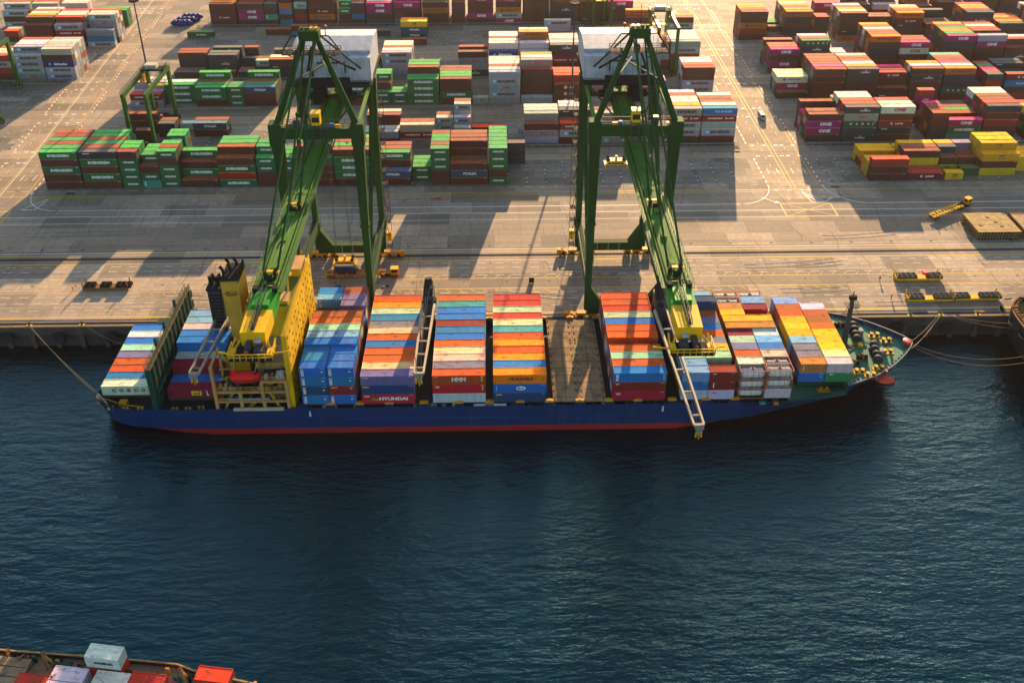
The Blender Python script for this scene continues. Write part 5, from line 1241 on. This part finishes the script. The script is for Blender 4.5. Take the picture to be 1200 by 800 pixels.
mb.beam((96.2, 171, 4.1), (97.2, 171.8, 6), .2, .2, DARK); mb.path([(85, 168.4, 4.25), (88, 170.2, 4.25), (86.5, 171.5, 4.25), (91.5, 171, 4.25)], .12, ROPE); mb.path([(87, 176, 4.25), (92, 172.5, 4.25), (98.5, 171.6, 4.3)], .08, ROPE)
mb.box(83, 164.5, 4.1, 84, 176.5, 5.2, DECKG)
SB(mb, 'foredeck_fittings')
# lifeboat in its davits
lb = empty('lifeboat', (-57.4, 158.2, 8.5), 'red enclosed lifeboat on the waterside of the ship bridge', 'lifeboat')
mb = MB(); LR = paint('lifeboat_red', (.72, .014, .012), .35, 0, .15, .02, .6); vs = []; n = 12
for i, (x, b_, t_) in enumerate(((-3.5, .35, .7), (-3.1, 1.0, 1.2), (-2, 1.3, 1.35), (0, 1.38, 1.4), (1.6, 1.3, 1.35), (2.8, .9, 1.15), (3.6, .12, .8))):
    for k in range(n):
        t = 2*math.pi*k/n; z = math.sin(t); vs.append((x, b_*math.cos(t), (1.1 if z > 0 else .95)*z*t_*(1 if z < 0 else .85)))
fs = [(i*n+k, i*n+(k+1) % n, (i+1)*n+(k+1) % n, (i+1)*n+k) for i in range(6) for k in range(n)]+[tuple(range(n)), tuple(range(6*n, 7*n))]
mb.add(vs, fs, LR); mb.build('hull', lb, loc=(0, 0, 0), smooth=True)
mb = MB(); mb.box(-3.1, -.6, .9, -1.9, .6, 1.75, LR); mb.box(-3.12, -.5, 1.25, -3.09, .5, 1.6, GLASS); mb.build('wheelhouse', lb, loc=(0, 0, 0))
mb = MB(); mb.box(-2.8, -1.45, .05, 2.6, -1.3, .2, paint('lifeboat_dark_red', (.3, .01, .01))); mb.box(2.0, -.4, .7, 2.6, .4, 1.2, DARK); mb.build('gunwale', lb, loc=(0, 0, 0))
for x in (-60.4, -54.6):
    mb = MB(); mb.beam((x, 160.6, 8.6), (x, 160, 12), .4, .4, BUFF); mb.beam((x, 160, 12), (x+.1, 158.2, 12.3), .35, .35, BUFF); mb.tube((x+.1, 158.3, 12.2), (x+(.6 if x < -58 else -.6), 158.3, 9.6), .06, JIBP, 4)
    SB(mb, 'davit')
# tank containers on the tank bay
TM = tank_mesh()
TP = [(56.15, 0, ZD, 'white tank container, bottom of waterside tank stack, left half of tank bay'), (56.15, 0, ZD+CH, 'cream tank container, middle of waterside tank stack, left half of tank bay'), (56.15, 0, ZD+2*CH, 'tank container topping the waterside tank stack, left half of tank bay'),
      (62.4, 0, ZD+.15+CH, 'tank container second from deck at waterside, right half of tank bay'), (62.4, 0, ZD+.15+2*CH, 'tank container topping waterside row, right half of tank bay'), (62.4, 1, ZD+.15+2*CH, 'tank container topping second row inboard, right half of tank bay'),
      (56.15, 10, ZD+.15+2*CH, 'tank container topping eleventh row inboard, left half of tank bay'), (56.15, 11, ZD+.15+2*CH, 'tank container nearest the quay, left half of tank bay'), (62.4, 11, ZD+.15+2*CH, 'tank container nearest the quay, right half of tank bay')]
for x, j, z, lab in TP:
    o = bpy.data.objects.new('tank_container', TM); COL.objects.link(o); o.location = (x+L20/2, 156.65+j*SP, z+.01)
    tag(o, lab, 'tank container', 'tank containers on the ship')

# ------------------------------------------------------------------ second ship entering from the right
s2 = empty('ship', (160, 171, -6.9), 'black-hulled ship with rusty rail cut off by the right edge', 'ship')
out_ = []
for k in range(-16, 17):
    y = k; x = 132.6+5.5*abs(k/16.2)**5
    out_.append((x, 172+y))
mb = MB(); n = len(out_)
def ring(z, off): return [(x+off, y, z) for x, y in out_]+[(240, 188.0, z), (240, 156.0, z)]
R1, R2, R3, R4 = ring(5.2, 0), ring(2.2, .1), ring(-3.5, 1.2), ring(-9, 7)
vs = R1+R2+R3+R4; m_ = n+2
mb.add(vs, [(j*m_+i, j*m_+(i+1) % m_, (j+1)*m_+(i+1) % m_, (j+1)*m_+i) for j in range(3) for i in range(m_)], BLACKH)
mb.build('hull', s2)
mb = MB(); vs = [(x+.4, 172+(y-172)*.97, 3.9) for x, y in out_]+[(240, 187.5, 3.9), (240, 156.5, 3.9)]; mb.add(vs, [tuple(range(len(vs)))], RUSTY)
for k in range(5): mb.box(142+k*3, 160+k*4, 3.9, 144+k*3, 162+k*4, 5.2, [GREYP, DECKG, RUSTY, STEEL, DECKG][k])
mb.box(139, 181, 3.9, 143, 184, 5.6, DECKG)
mb.build('deck', s2)
mb = MB()
for (xa, ya), (xb, yb) in zip(out_, out_[1:]): mb.beam((xa+.2, ya, 5.3), (xb+.2, yb, 5.3), .4, .25, RUSTY); mb.box(xa+.5, ya-.2, 3.9, xa+1.6, ya+.2, 5.2, RUSTY)
mb.beam((138.2, 188, 5.3), (240, 188, 5.3), .6, .3, RUSTY)
for k in range(9): mb.beam((133.6+k*.1, 187-k*3.4, 5.4), (134.6, 186-k*3.4, 6.4), .25, .4, RUSTY)
mb.build('bulwark_rail', s2)
mb = MB()
for y in (186, 181, 176): mb.box(132.55, y-1.1, 2.6, 132.75, y+.5, 4.0, DARK); mb.box(132.45, y-1.3, 2.4, 132.6, y+.7, 2.6, STEEL)
mb.build('fairlead', s2)

# ------------------------------------------------------------------ near ship in the bottom-left corner
s3 = empty('cargo_ship', (O3.x, O3.y, -6.9), 'cargo ship deck with rusty rail in the bottom left corner', 'ship', rz=A3)
def near(nm, mb, **k): return mb.build(nm, s3, loc=(0, 0, 0), **k)
DZ = -2+6.9
mb = MB()
poly = [(-60, -.5), (-22, -.5), (2, .3), (9, .4), (13, -.5), (24, -1.4), (34, -4.5), (42, -10), (46, -18), (42, -27), (30, -31), (-60, -31)]
mb.prism(poly, -2.5, DZ, BLACKH, TAN); near('hull', mb)
mb = MB()
rl = [(a, b_, DZ) for a, b_ in poly[:8]]
for a, c in zip(rl, rl[1:]): mb.beam((a[0], a[1], DZ+1), (c[0], c[1], DZ+1), .22, .22, BUFF); mb.beam((a[0], a[1], DZ+.35), (c[0], c[1], DZ+.35), .12, .7, GREYP)
mb.rail([(a, b_, z) for a, b_, z in rl], 1, BUFF, 1.6, .09)
near('rail', mb)
mb = MB(); mb.box(-32, -12, DZ, -16.6, -1.6, DZ+1.1, HATCH)
for k in range(6): mb.box(-32, -3.2-k*1.7, DZ+1.1, -16.8, -3.1-k*1.7, DZ+1.13, DARK)
near('hatch_cover', mb)
mb = MB(); random.seed(11)
for k in range(46):
    u = random.uniform(-22, 24); v = random.uniform(-2.0, -.9); h = random.uniform(.3, 1.7)
    mb = MB(); mb.box(u, v, DZ, u+random.uniform(.2, .9), v+random.uniform(.2, .5), DZ+h, random.choice([RUSTY, BUFF, RUSTY, DARK, WALLG, BUFF])); near('deck_fitting', mb)
mb = MB()
for u in (-14, 11): 
    mb.tube((u, -1.2, DZ), (u-.4, -1.4, DZ+3), .35, RUSTY, 8); mb.tube((u-.4, -1.4, DZ+3), (u+1.3, -3, DZ+1), .28, RUSTY, 8); mb.tube((u+1.2, -1.4, DZ), (u, -1.6, DZ+2.4), .2, BUFF, 6)
mb.beam((9.2, -1.4, DZ+.8), (13.6, -3.6, DZ+.3), .5, .6, WALLG); mb.beam((-12.6, -1.7, DZ+.6), (-9.5, -1.5, DZ+.5), .9, .5, WALLG)
near('deck_gear', mb)

# ------------------------------------------------------------------ mooring lines
def rope(name, a, b_, sag, lab, r=.055):
    mb = MB(); a, b_ = Vector(a), Vector(b_); pts = []
    for k in range(13):
        t = k/12; p = a.lerp(b_, t); p.z -= sag*4*t*(1-t); pts.append(p)
    mb.path(pts, r, ROPE, 5); return mb.build(name, label=lab, cat='rope', group='mooring lines')
rope('mooring_line', (102.4, 171.4, 5.2), (117.4, 187.2, .7), 1.0, 'thin tan mooring line from the blue bow tip to the quay bollard')
rope('mooring_line', (101.0, 168.6, 4.9), (117.8, 187.2, .7), 1.5, 'slack tan mooring line from the waterside bow rail to the quay bollard')
rope('mooring_line', (101.6, 169.4, 4.9), (118.1, 187.2, .7), 1.5, 'taut tan mooring line beside another from the blue bow to the bollard')
rope('mooring_line', (118.6, 187.2, .7), (134.6, 178.2, 4.6), 1.0, 'upper mooring line from bollard to the black ship at right')
rope('mooring_line', (118.9, 187.0, .7), (134.0, 176.6, 4.2), 1.2, 'lower mooring line from bollard to the black ship at right')
rope('mooring_line', (102.4, 170.6, 5), (134.6, 168.0, 4.4), 3.6, 'long sagging mooring line from blue bow across to the black ship')
rope('mooring_line', (102.2, 169.9, 4.8), (134.2, 166.2, 4.2), 4.2, 'lowest sagging mooring line between the blue bow and the black ship')
rope('mooring_line', (-92.9, 160.2, 1.2), (-121.8, 187.2, .7), 1.6, 'long tan mooring line from the blue stern to the far left bollard')
rope('mooring_line', (-93.3, 161.0, 1.2), (-122.2, 187.2, .7), 1.2, 'mooring line just above another from blue stern to the far left')
rope('mooring_line', (-93.5, 178, 1.3), (-108, 187.2, .7), .9, 'short mooring line from the quay side of the blue stern')
# ------------------------------------------------------------------ quay furniture
def bollard(x, y, lab):
    b_ = empty('quay_bollard', (x, y, 0), lab, 'bollard', 'bollards along the quay edge')
    mb = MB(); mb.tube((0, 0, .01), (0, 0, .55), .28, DARK, 12, .24); mb.tube((0, 0, .55), (0, 0, .75), .45, DARK, 12, .4); mb.tube((.1, 0, .5), (.55, 0, .62), .14, DARK, 8); mb.build('post', b_, loc=(0, 0, 0))
    mb = MB(); mb.box(-.7, -.5, .001, .7, .5, .06, CYEL); mb.build('base', b_, loc=(0, 0, 0))
for x, lab in ((118.2, 'bollard on the quay edge holding the bow lines'), (-122, 'bollard on the quay edge holding the stern lines at far left'), (-108.3, 'bollard on the quay edge just left of the ship stern'), (110, 'bollard on the quay edge just right of the ship bow'), (128, 'bollard on the quay edge by the black ship'), (-136, 'bollard on the quay edge at the left frame edge')):
    bollard(x, 187.6, lab)
names = ['leftmost', 'second from left', 'third from left', 'fourth from left']
def fender(x, lab):
    f = empty('quay_fender', (x, 186.6, -2.4), lab, 'fender', 'fenders on the quay wall')
    mb = MB(); mb.box(-1.5, -1.3, -1.7, 1.5, -1.0, 1.3, BLACKH); mb.build('panel', f, loc=(0, 0, 0))
    mb = MB()
    for s in (-.7, .7): mb.tube((s, -1.0, -.2), (s, .1, -.2), .5, RUBBER, 12)
    mb.build('rubber_block', f, loc=(0, 0, 0))
for x, lab in ((-141, 'black fender at the left frame edge on the quay wall'), (-127.5, 'second black fender from the left on the quay wall'), (-114, 'third black fender from the left on the quay wall'), (-100.5, 'black fender on the quay wall nearest the ship stern'),
               (106.2, 'black fender on the quay wall nearest the ship bow'), (119.2, 'black fender on the quay wall below the bow-line bollard'), (129.6, 'black fender on the quay wall nearest the black ship')): fender(x, lab)

# ------------------------------------------------------------------ vehicles and yard gear
def wheel(mb, x, y, r=.5, w_=.3): mb.tube((x, y-w_/2, r), (x, y+w_/2, r), r, RUBBER, 14); mb.tube((x, y-w_/2-.01, r), (x, y+w_/2+.01, r), r*.5, STEEL, 10)
def tractor(par):
    mb = MB(); mb.box(-2.6, -1.2, .6, 2.6, 1.2, 1.0, DARK); mb.box(-2.4, -.9, 1.0, .2, .9, 1.25, DARK); mb.tube((-1.6, 0, 1.2), (-1.6, 0, 1.4), .55, DARK, 12); mb.build('tractor_chassis', par, loc=(0, 0, 0))
    cab = MB(); cab.box(.6, -1.2, 1.0, 2.6, .4, 2.9, ORNG); cab.box(.5, -1.25, 2.9, 2.65, .45, 3.05, CYEL); cab.box(1.4, .4, 1.0, 2.6, 1.2, 1.7, ORNG)
    c = cab.build('tractor_cab', par, loc=(0, 0, 0))
    mb = MB(); mb.box(2.6, -1.05, 1.9, 2.63, .25, 2.75, GLASS); mb.box(.8, -1.23, 1.9, 2.4, -1.2, 2.7, GLASS); mb.box(.57, -1.0, 1.9, .6, .2, 2.7, GLASS); mb.build('window', c, loc=(0, 0, 0))
    for x in (1.7, -1.4):
        for y in (-1.05, 1.05): mb = MB(); wheel(mb, x, y); mb.build('wheel', par, loc=(0, 0, 0))
def skeleton_trailer(par, x0, x1, col, ends=True):
    mb = MB(); 
    for y in (-.6, .6): mb.box(x0, y-.14, 1.0, x1, y+.14, 1.35, col)
    k = x0+.2
    while k < x1: mb.box(k, -1.2, 1.1, k+.25, 1.2, 1.36, col); k += 1.45
    if ends:
        for y in (-1.22, 1.22):
            mb.box(x0, y-.05, 1.1, x1, y+.05, 1.35, col); kk = x0+.3
            while kk < x1: mb.box(kk, y-.06, 1.35, kk+.3, y+.06, 1.95, STEEL if y > 0 else col); kk += 2.9
    mb.build('trailer_frame', par, loc=(0, 0, 0))
    for x in (x0+1.1, x0+2.4):
        for y in (-1, 1): mb = MB(); wheel(mb, x, y, .45, .4); mb.build('trailer_wheel', par, loc=(0, 0, 0))
    mb = MB(); mb.box(x1-2.2, -.9, .05, x1-2.0, -.7, 1, DARK); mb.box(x1-2.2, .7, .05, x1-2.0, .9, 1, DARK); mb.build('landing_leg', par, loc=(0, 0, 0))
trk = empty('terminal_truck', (148.6, 240.2, 0), 'yellow terminal truck pulling an empty yellow trailer across the apron', 'truck', rz=R(28))
tractor(trk); skeleton_trailer(trk, -15.0, -1.0, CYEL)
trk2 = empty('terminal_truck', (-29.8, 207.4, 0), 'yellow terminal truck under the left gantry crane', 'truck')
tractor(trk2); skeleton_trailer(trk2, -18.0, -1.0, ORNG)
o = bpy.data.objects.new('shipping_container', MESH[L20]); COL.objects.link(o); o.location = (-41.9, 206.2, 1.38); o.color = (.02, .045, .11, 1)
tag(o, 'navy container sitting on the truck under the left gantry crane', 'container')
# lashing-gear platforms: long yellow racks filled with grey bins
def rack(x, y, pattern, lab, col, bins=GREYP, red=None):
    r_ = empty('lashing_rack', (x, y, 0), lab, 'rack', 'lashing gear racks on the quay')
    mb = MB(); h = 6.1
    mb.box(-h, -1.15, .2, h, 1.15, .55, col); mb.box(-h, -1.2, .2, h, -1.1, .9, col)
    for s in (-1, 1): mb.box(s*h-.12, -1.2, .2, s*h+.12, 1.2, 1.3, col); mb.box(s*h-.12, -1.2, 1.3, s*h+.12, -.95, 2.6, col); mb.box(s*h-.12, .95, 1.3, s*h+.12, 1.2, 2.6, col)
    for k in range(-5, 6, 2): mb.box(k-.2, -1.1, .0, k+.2, 1.1, .2, DARK)
    mb.build('frame', r_, loc=(0, 0, 0))
    for k, ch in enumerate(pattern):
        if ch == '.': continue
        x0 = -h+.35+k*1.42
        for y0 in (-1.0, .08):
            mb = MB(); zt = 1.45
            mb.box(x0, y0, .56, x0+1.3, y0+.92, zt-.25, bins)
            for (a, b_, c_, d_) in ((0, 0, 1.3, .09), (0, .83, 1.3, .92), (0, .09, .09, .83), (1.21, .09, 1.3, .83)): mb.box(x0+a, y0+b_, zt-.25, x0+c_, y0+d_, zt, bins)
            mb.build('bin', r_, loc=(0, 0, 0))
    if red is not None: mb = MB(); mb.box(red, -.2, 1.46, red+1.5, .9, 2.2, REDP); mb.build('red_box', r_, loc=(0, 0, 0))
    for k in range(-4, 5):
        pass
rack(118.2, 203.2, '####..###', 'rack of grey bins with a red box on top, quay at right', CYEL, GREYP, 1.6)
rack(117.7, 194.0, '###..####', 'left one of two yellow racks in line near the quay edge', CYEL)
rack(130.2, 194.2, '###..####', 'right one of two yellow racks in line by the black ship', CYEL)
rack(-107.6, 203.2, '##.##.###', 'dark rack of rusty bins alone on the left quay', RUSTY, DARK)
# hatch covers landed on the quay
def hatch(x, y, z, lab):
    h = empty('hatch_cover', (x, y, z), lab, 'hatch cover', 'hatch covers stacked on the quay')
    mb = MB(); mb.box(-6.4, -5.2, .35, 6.4, 5.2, .8, HATCHQ); mb.box(-6.2, -5.0, .0, 6.2, 5.0, .35, DARK)
    mb.build('panel', h, loc=(0, 0, 0))
    mb = MB()
    for k in range(11):
        for s in (-1, 1): mb.box(s*6.4-.12 if s > 0 else -6.75, -4.9+k*.95, .1, 6.75 if s > 0 else -6.28, -4.5+k*.95, .7, RUSTY)
    for k in range(14): mb.box(-6.1+k*.92, -5.32, .1, -5.7+k*.92, -5.2, .72, DARK)
    mb.build('edge_brackets', h, loc=(0, 0, 0))
    mb = MB()
    for k in (-3.9, -1.3, 1.3, 3.9): mb.box(-6.4, k-.02, .8, 6.4, k+.02, .815, DARK)
    for p, q in (((-2.4, 3.6), (-1.7, 2.0)), ((3, 3.4), (3.8, 1.8)), ((-1.2, -.6), (-.4, -2.4)), ((4.2, -.8), (5, -2.6))): mb.beam((*p, .84), (*q, .84), .12, .06, WHITE)
    for px, py in ((0, 2.8), (1.2, .2), (1.9, -2.2), (-4.2, -1.6)): mb.box(px-.5, py-.3, .8, px+.5, py+.3, .9, RUSTY)
    mb.build('top_fittings', h, loc=(0, 0, 0))
for k, lab in enumerate(('bottom hatch cover of the left pile on the quay', 'middle hatch cover of the left pile on the quay', 'top hatch cover of the left pile on the quay, tan and worn')): hatch(150.8, 227.0, .05+k*.95, lab)
for k, lab in enumerate(('bottom hatch cover of the right pile cut by the frame', 'middle hatch cover of the right pile cut by the frame', 'top hatch cover of the right pile cut by the frame')): hatch(165.2, 227.2, .05+k*.95, lab)
# van on the right road
van = empty('van', (101.7, 303.4, 0), 'white van driving along the sunlit road', 'van', rz=R(-90))
mb = MB(); prof = [(-2.6, .4), (2.6, .4), (2.65, 1.0), (2.2, 1.25), (1.5, 2.0), (-2.4, 2.1), (-2.65, 1.9)]
vs = [(x, s*.95*(1 if z < 1.3 else .88), z) for s in (-1, 1) for x, z in prof]; n = len(prof)
mb.add(vs, [tuple(range(n)), tuple(range(n, 2*n))]+[(k, (k+1) % n, n+(k+1) % n, n+k) for k in range(n)], WHITE); mb.build('body', van, loc=(0, 0, 0))
mb = MB(); mb.add([(2.16, -.75, 1.32), (2.16, .75, 1.32), (1.56, .72, 1.95), (1.56, -.72, 1.95)], [(0, 1, 2, 3)], GLASS); mb.build('windscreen', van, loc=(.02, 0, .02))
for s in (-1, 1): mb = MB(); mb.add([(-2.3, s*.96, 1.3), (1.7, s*.96, 1.3), (1.35, s*.87, 1.85), (-2.3, s*.87, 1.85)], [(0, 1, 2, 3)], GLASS); mb.build('side_window', van, loc=(0, s*.01, 0))
mb = MB(); mb.add([(-2.69, -.75, 1.3), (-2.69, .75, 1.3), (-2.64, .72, 1.8), (-2.64, -.72, 1.8)], [(0, 1, 2, 3)], GLASS); mb.build('rear_window', van, loc=(0, 0, 0))
for x in (-1.7, 1.7):
    for y in (-.9, .9): mb = MB(); wheel(mb, x, y, .36, .22); mb.build('wheel', van, loc=(0, 0, 0))
# light masts
def mast(x, y, h, lab):
    m_ = empty('light_mast', (x, y, 0), lab, 'light mast', 'tall light masts in the yard')
    mb = MB(); mb.tube((0, 0, 0), (0, 0, h), .45, GREYP, 10, .2); mb.box(-.8, -.8, .005, .8, .8, .5, CONC); mb.build('pole', m_, loc=(0, 0, 0))
    mb = MB(); mb.tube((0, 0, h-.3), (0, 0, h), 1.3, DARK, 12); mb.build('head_ring', m_, loc=(0, 0, 0))
    for k in range(8):
        t = k*math.pi/4; mb = MB(); mb.box(1.4*math.cos(t)-.35, 1.4*math.sin(t)-.35, h-.5, 1.4*math.cos(t)+.35, 1.4*math.sin(t)+.35, h+.2, DARK); mb.build('floodlight', m_, loc=(0, 0, 0))
mast(-132.0, 317.0, 44, 'tall dark light mast at upper left behind the yard crane')
mast(29.3, 303.5, 46.5, 'tall dark light mast just left of the right gantry crane')
mast(24.5, 399, 38, 'pale light mast among the far magenta stacks')
mast(281, 400, 36, 'grey light mast among the far right stacks')
# rubber-tyred yard cranes
def rtg(x, y0, y1, h, lab, trolley):
    g = empty('yard_crane', (x, y0, 0), lab, 'yard crane', 'green yard cranes'); W = y1-y0
    YG = paint('yard_crane_green', (.02, .085, .012), .5, 0, .4, .1, .5)
    for dx in (-4, 4):
        for yy in (0, W):
            mb = MB(); mb.beam((dx, yy, 1.5), (dx*.98, yy, h), 1.0, 1.1, YG, 1.2, 1.5, (0, 1, 0)); mb.build('leg', g, loc=(0, 0, 0))
        mb = MB(); mb.box(dx*.98-.55, -1, h, dx*.98+.55, W+1, h+1.5, YG); mb.rail([(dx*.98-.5, -1, h+1.5), (dx*.98-.5, W+1, h+1.5)], 1, DARK, 1.8); mb.build('top_beam', g, loc=(0, 0, 0))
    for yy in (0, W):
        mb = MB(); mb.box(-5.2, yy-.6, 1.1, 5.2, yy+.6, 2.0, YG); mb.build('sill_beam', g, loc=(0, 0, 0))
        for dx in (-4.6, -3.2, 3.2, 4.6): mb = MB(); wheel(mb, dx, yy, .75, .55); mb.build('wheel', g, loc=(0, 0, 0))
        mb = MB(); mb.box(-1.6, yy-1.3, 1.2, 1.6, yy-.6, 3.4, GREYP); mb.build('power_box', g, loc=(0, 0, 0))
    mb = MB(); ty = W*trolley; mb.box(-4.2, ty-2, h+1.6, 4.2, ty+2, h+2.2, DARK); mb.box(-2.6, ty-1.4, h+2.2, 1.6, ty+1.4, h+3.8, paint('trolley_house_cream', (.5, .45, .33))); mb.rail([(-4.2, ty-2, h+2.2), (4.2, ty-2, h+2.2), (4.2, ty+2, h+2.2)], 1.1, DARK, 1)
    mb.box(-4.4, ty-3.4, h-2.0, -2.6, ty-1.8, h+.4, ORNG); mb.build('trolley', g, loc=(0, 0, 0))
    mb = MB(); mb.box(-3, ty-.6, h-5, 3, ty+.6, h-4.4, CYEL)
    for sx in (-2, 2): mb.tube((sx, ty, h-4.4), (sx, ty, h+1.6), .05, CABLE, 4)
    mb.build('spreader', g, loc=(0, 0, 0))
rtg(-124.2, 283.2, 307, 20.5, 'green yard crane standing over stacks beside the left road', .86)
rtg(-197, 313.5, 336, 20.5, 'green yard crane leg and beam at the upper left frame edge', .5)
rtg(-189.2, 281.5, 304.2, 20.5, 'green yard crane with only one wheel set showing at the left frame edge', .4)
rtg(71.8, 342.8, 366.4, 20.5, 'green yard crane at top centre beside the sunlit road', .8)
rtg(49.0, 378.4, 402.4, 20.5, 'far green yard crane at top just left of another', .6)
# guard rails and pipe racks between the blocks
def guard(x0, x1, y, lab, h=1.3):
    g = empty('guard_rail', ((x0+x1)/2, y, 0), lab, 'guard rail', 'guard rails between the blocks'); L = (x1-x0)/2
    mb = MB(); mb.box(-L, -.12, h-.25, L, .12, h, STEEL); mb.box(-L, 1.6, .5, L, 1.75, .7, GREYP); mb.box(-L, -.1, .4, L, .1, .6, GREYP); mb.build('rail', g, loc=(0, 0, 0))
    mb = MB(); k = -L
    while k <= L: mb.box(k-.1, -.1, .001, k+.1, .1, h, GREYP); mb.box(k-.08, 1.6, .001, k+.08, 1.75, .7, GREYP); k += 3.2
    mb.build('posts', g, loc=(0, 0, 0))
guard(6, 88, 281.6, 'long grey guard rail behind the right gantry crane'); guard(112, 200, 281.2, 'long grey guard rail between the yellow corner block and magenta stacks')
guard(-300, -176, 341.5, 'long grey guard rail before the upper left grey stacks'); guard(-140, 86, 403.5, 'long grey guard rail before the farthest block'); guard(-140, -60, 341.6, 'grey guard rail before the navy stacks left of centre')
# blue tarpaulin heaps by the far corner
for k, (x, y) in enumerate(((-148.5, 406.5), (-147.5, 410.5), (-146, 415))):
    mb = MB(); mb.ellip((0, 0, 1.2), (5.5, 1.7, 1.6), paint('blue_tarpaulin', (.015, .03, .16), .5, 0, .2, 0, 1), 16, 8)
    for a in (-3, -1, 1.2, 3.2): mb.ellip((a, -.3, 2.1), (1.2, 1.3, .9), paint('blue_tarpaulin', (.015, .03, .16)), 10, 6)
    o = mb.build('tarpaulin_heap', label='%s dark blue tarpaulin-covered heap beside the far left road' % ('nearest', 'middle', 'farthest')[k], cat='heap', loc=(x, y, .02))
# boxes and cones left on the quay
for x, y, lab in ((10.2, 203.4, 'small dark switch box standing on the quay right of centre'), (-43.0, 200.2, 'small dark switch box on the quay left of the lowered spreader')):
    e = empty('switch_box', (x, y, 0), lab, 'switch box'); mb = MB(); mb.box(-.7, -.4, .25, .7, .4, 1.9, DARK); mb.box(-.8, -.5, 1.9, .8, .5, 2.0, GREYP); mb.build('cabinet', e, loc=(0, 0, 0))
    mb = MB(); mb.box(-.6, -.35, .002, -.4, .35, .25, STEEL); mb.box(.4, -.35, .002, .6, .35, .25, STEEL); mb.build('feet', e, loc=(0, 0, 0))
mb = MB(); mb.tube((0, 0, .002), (0, 0, .25), .5, RUBBER, 12); mb.tube((1.1, .2, .002), (1.1, .2, .25), .5, RUBBER, 12); mb.build('rubber_blocks', label='pair of black rubber blocks lying on the quay under the left crane', cat='rubber blocks', loc=(-31, 202.2, .002))
# people on the quay
def person_mesh():
    bm = bmesh.new()
    J = {'pelvis': (0, 0, .95), 'chest': (0, 0, 1.35), 'neck': (0, 0, 1.5), 'head': (0, .02, 1.66), 'hl': (.1, 0, .92), 'kl': (.11, .05, .5), 'fl': (.11, -.02, .07), 'tl': (.11, .14, .04),
         'hr': (-.1, 0, .92), 'kr': (-.11, .02, .5), 'fr': (-.12, -.08, .07), 'tr': (-.12, .08, .04), 'sl': (.19, 0, 1.4), 'el': (.25, .02, 1.13), 'wl': (.24, .12, .9), 'sr': (-.19, 0, 1.4), 'er': (-.25, -.02, 1.13), 'wr': (-.26, .06, .88)}
    RD = dict(pelvis=.14, chest=.16, neck=.06, head=.115, hl=.1, kl=.065, fl=.05, tl=.04, hr=.1, kr=.065, fr=.05, tr=.04, sl=.07, el=.05, wl=.04, sr=.07, er=.05, wr=.04)
    keys = list(J); vs = [bm.verts.new(J[k]) for k in keys]; ix = {k: v for k, v in zip(keys, vs)}
    for a, b_ in (('pelvis', 'chest'), ('chest', 'neck'), ('neck', 'head'), ('pelvis', 'hl'), ('hl', 'kl'), ('kl', 'fl'), ('fl', 'tl'), ('pelvis', 'hr'), ('hr', 'kr'), ('kr', 'fr'), ('fr', 'tr'), ('chest', 'sl'), ('sl', 'el'), ('el', 'wl'), ('chest', 'sr'), ('sr', 'er'), ('er', 'wr')):
        bm.edges.new((ix[a], ix[b_]))
    me = bpy.data.meshes.new('person_skeleton'); bm.to_mesh(me); bm.free()
    o = bpy.data.objects.new('person_source', me); COL.objects.link(o)
    md = o.modifiers.new('skin', 'SKIN'); o.modifiers.new('sub', 'SUBSURF').levels = 1
    for k, v in zip(keys, me.skin_vertices[0].data): v.radius = (RD[k], RD[k]); v.use_root = (k == 'pelvis')
    dg = bpy.context.evaluated_depsgraph_get(); m2 = bpy.data.meshes.new_from_object(o.evaluated_get(dg))
    bpy.data.objects.remove(o)
    m2.materials.clear()
    for m_ in (flat('navy_workwear', (.03, .035, .06)), flat('orange_vest', (.6, .16, .02)), flat('skin', (.4, .22, .14)), flat('white_helmet', (.7, .68, .6))): m2.materials.append(m_)
    for p in m2.polygons:
        z = p.center.z; p.material_index = 0 if z < 1.0 else (1 if z < 1.47 and abs(p.center.x) < .22 else (3 if z > 1.68 else (2 if z > 1.47 or z < 1.0 else 0))); p.use_smooth = True
    m2.name = 'person'; return m2
PM_ = person_mesh()
for x, y, rz, lab in ((107.6, 202.6, 2.2, 'person in orange vest left of the rack with a red box'), (107.6, 194.4, .4, 'person in orange vest left of the two yellow racks in line'), (-116.6, 202.2, -1.2, 'person in orange vest left of the dark rack')):
    o = bpy.data.objects.new('person', PM_); COL.objects.link(o); o.location = (x, y, .0); o.rotation_euler = (0, 0, rz); tag(o, lab, 'person')

# ------------------------------------------------------------------ the dusty evening air
m = bpy.data.materials.new('haze_air'); m.use_nodes = True; n = m.node_tree.nodes; n.clear()
o_ = n.new('ShaderNodeOutputMaterial'); v_ = n.new('ShaderNodeVolumePrincipled'); m.node_tree.links.new(v_.outputs[0], o_.inputs['Volume'])
v_.inputs['Color'].default_value = (.86, .82, .76, 1); v_.inputs['Density'].default_value = .000026; v_.inputs['Anisotropy'].default_value = .55
mb = MB(); mb.box(-3100, -3100, -11, 3100, 5100, 158, m); mb.build('haze', kind='stuff')
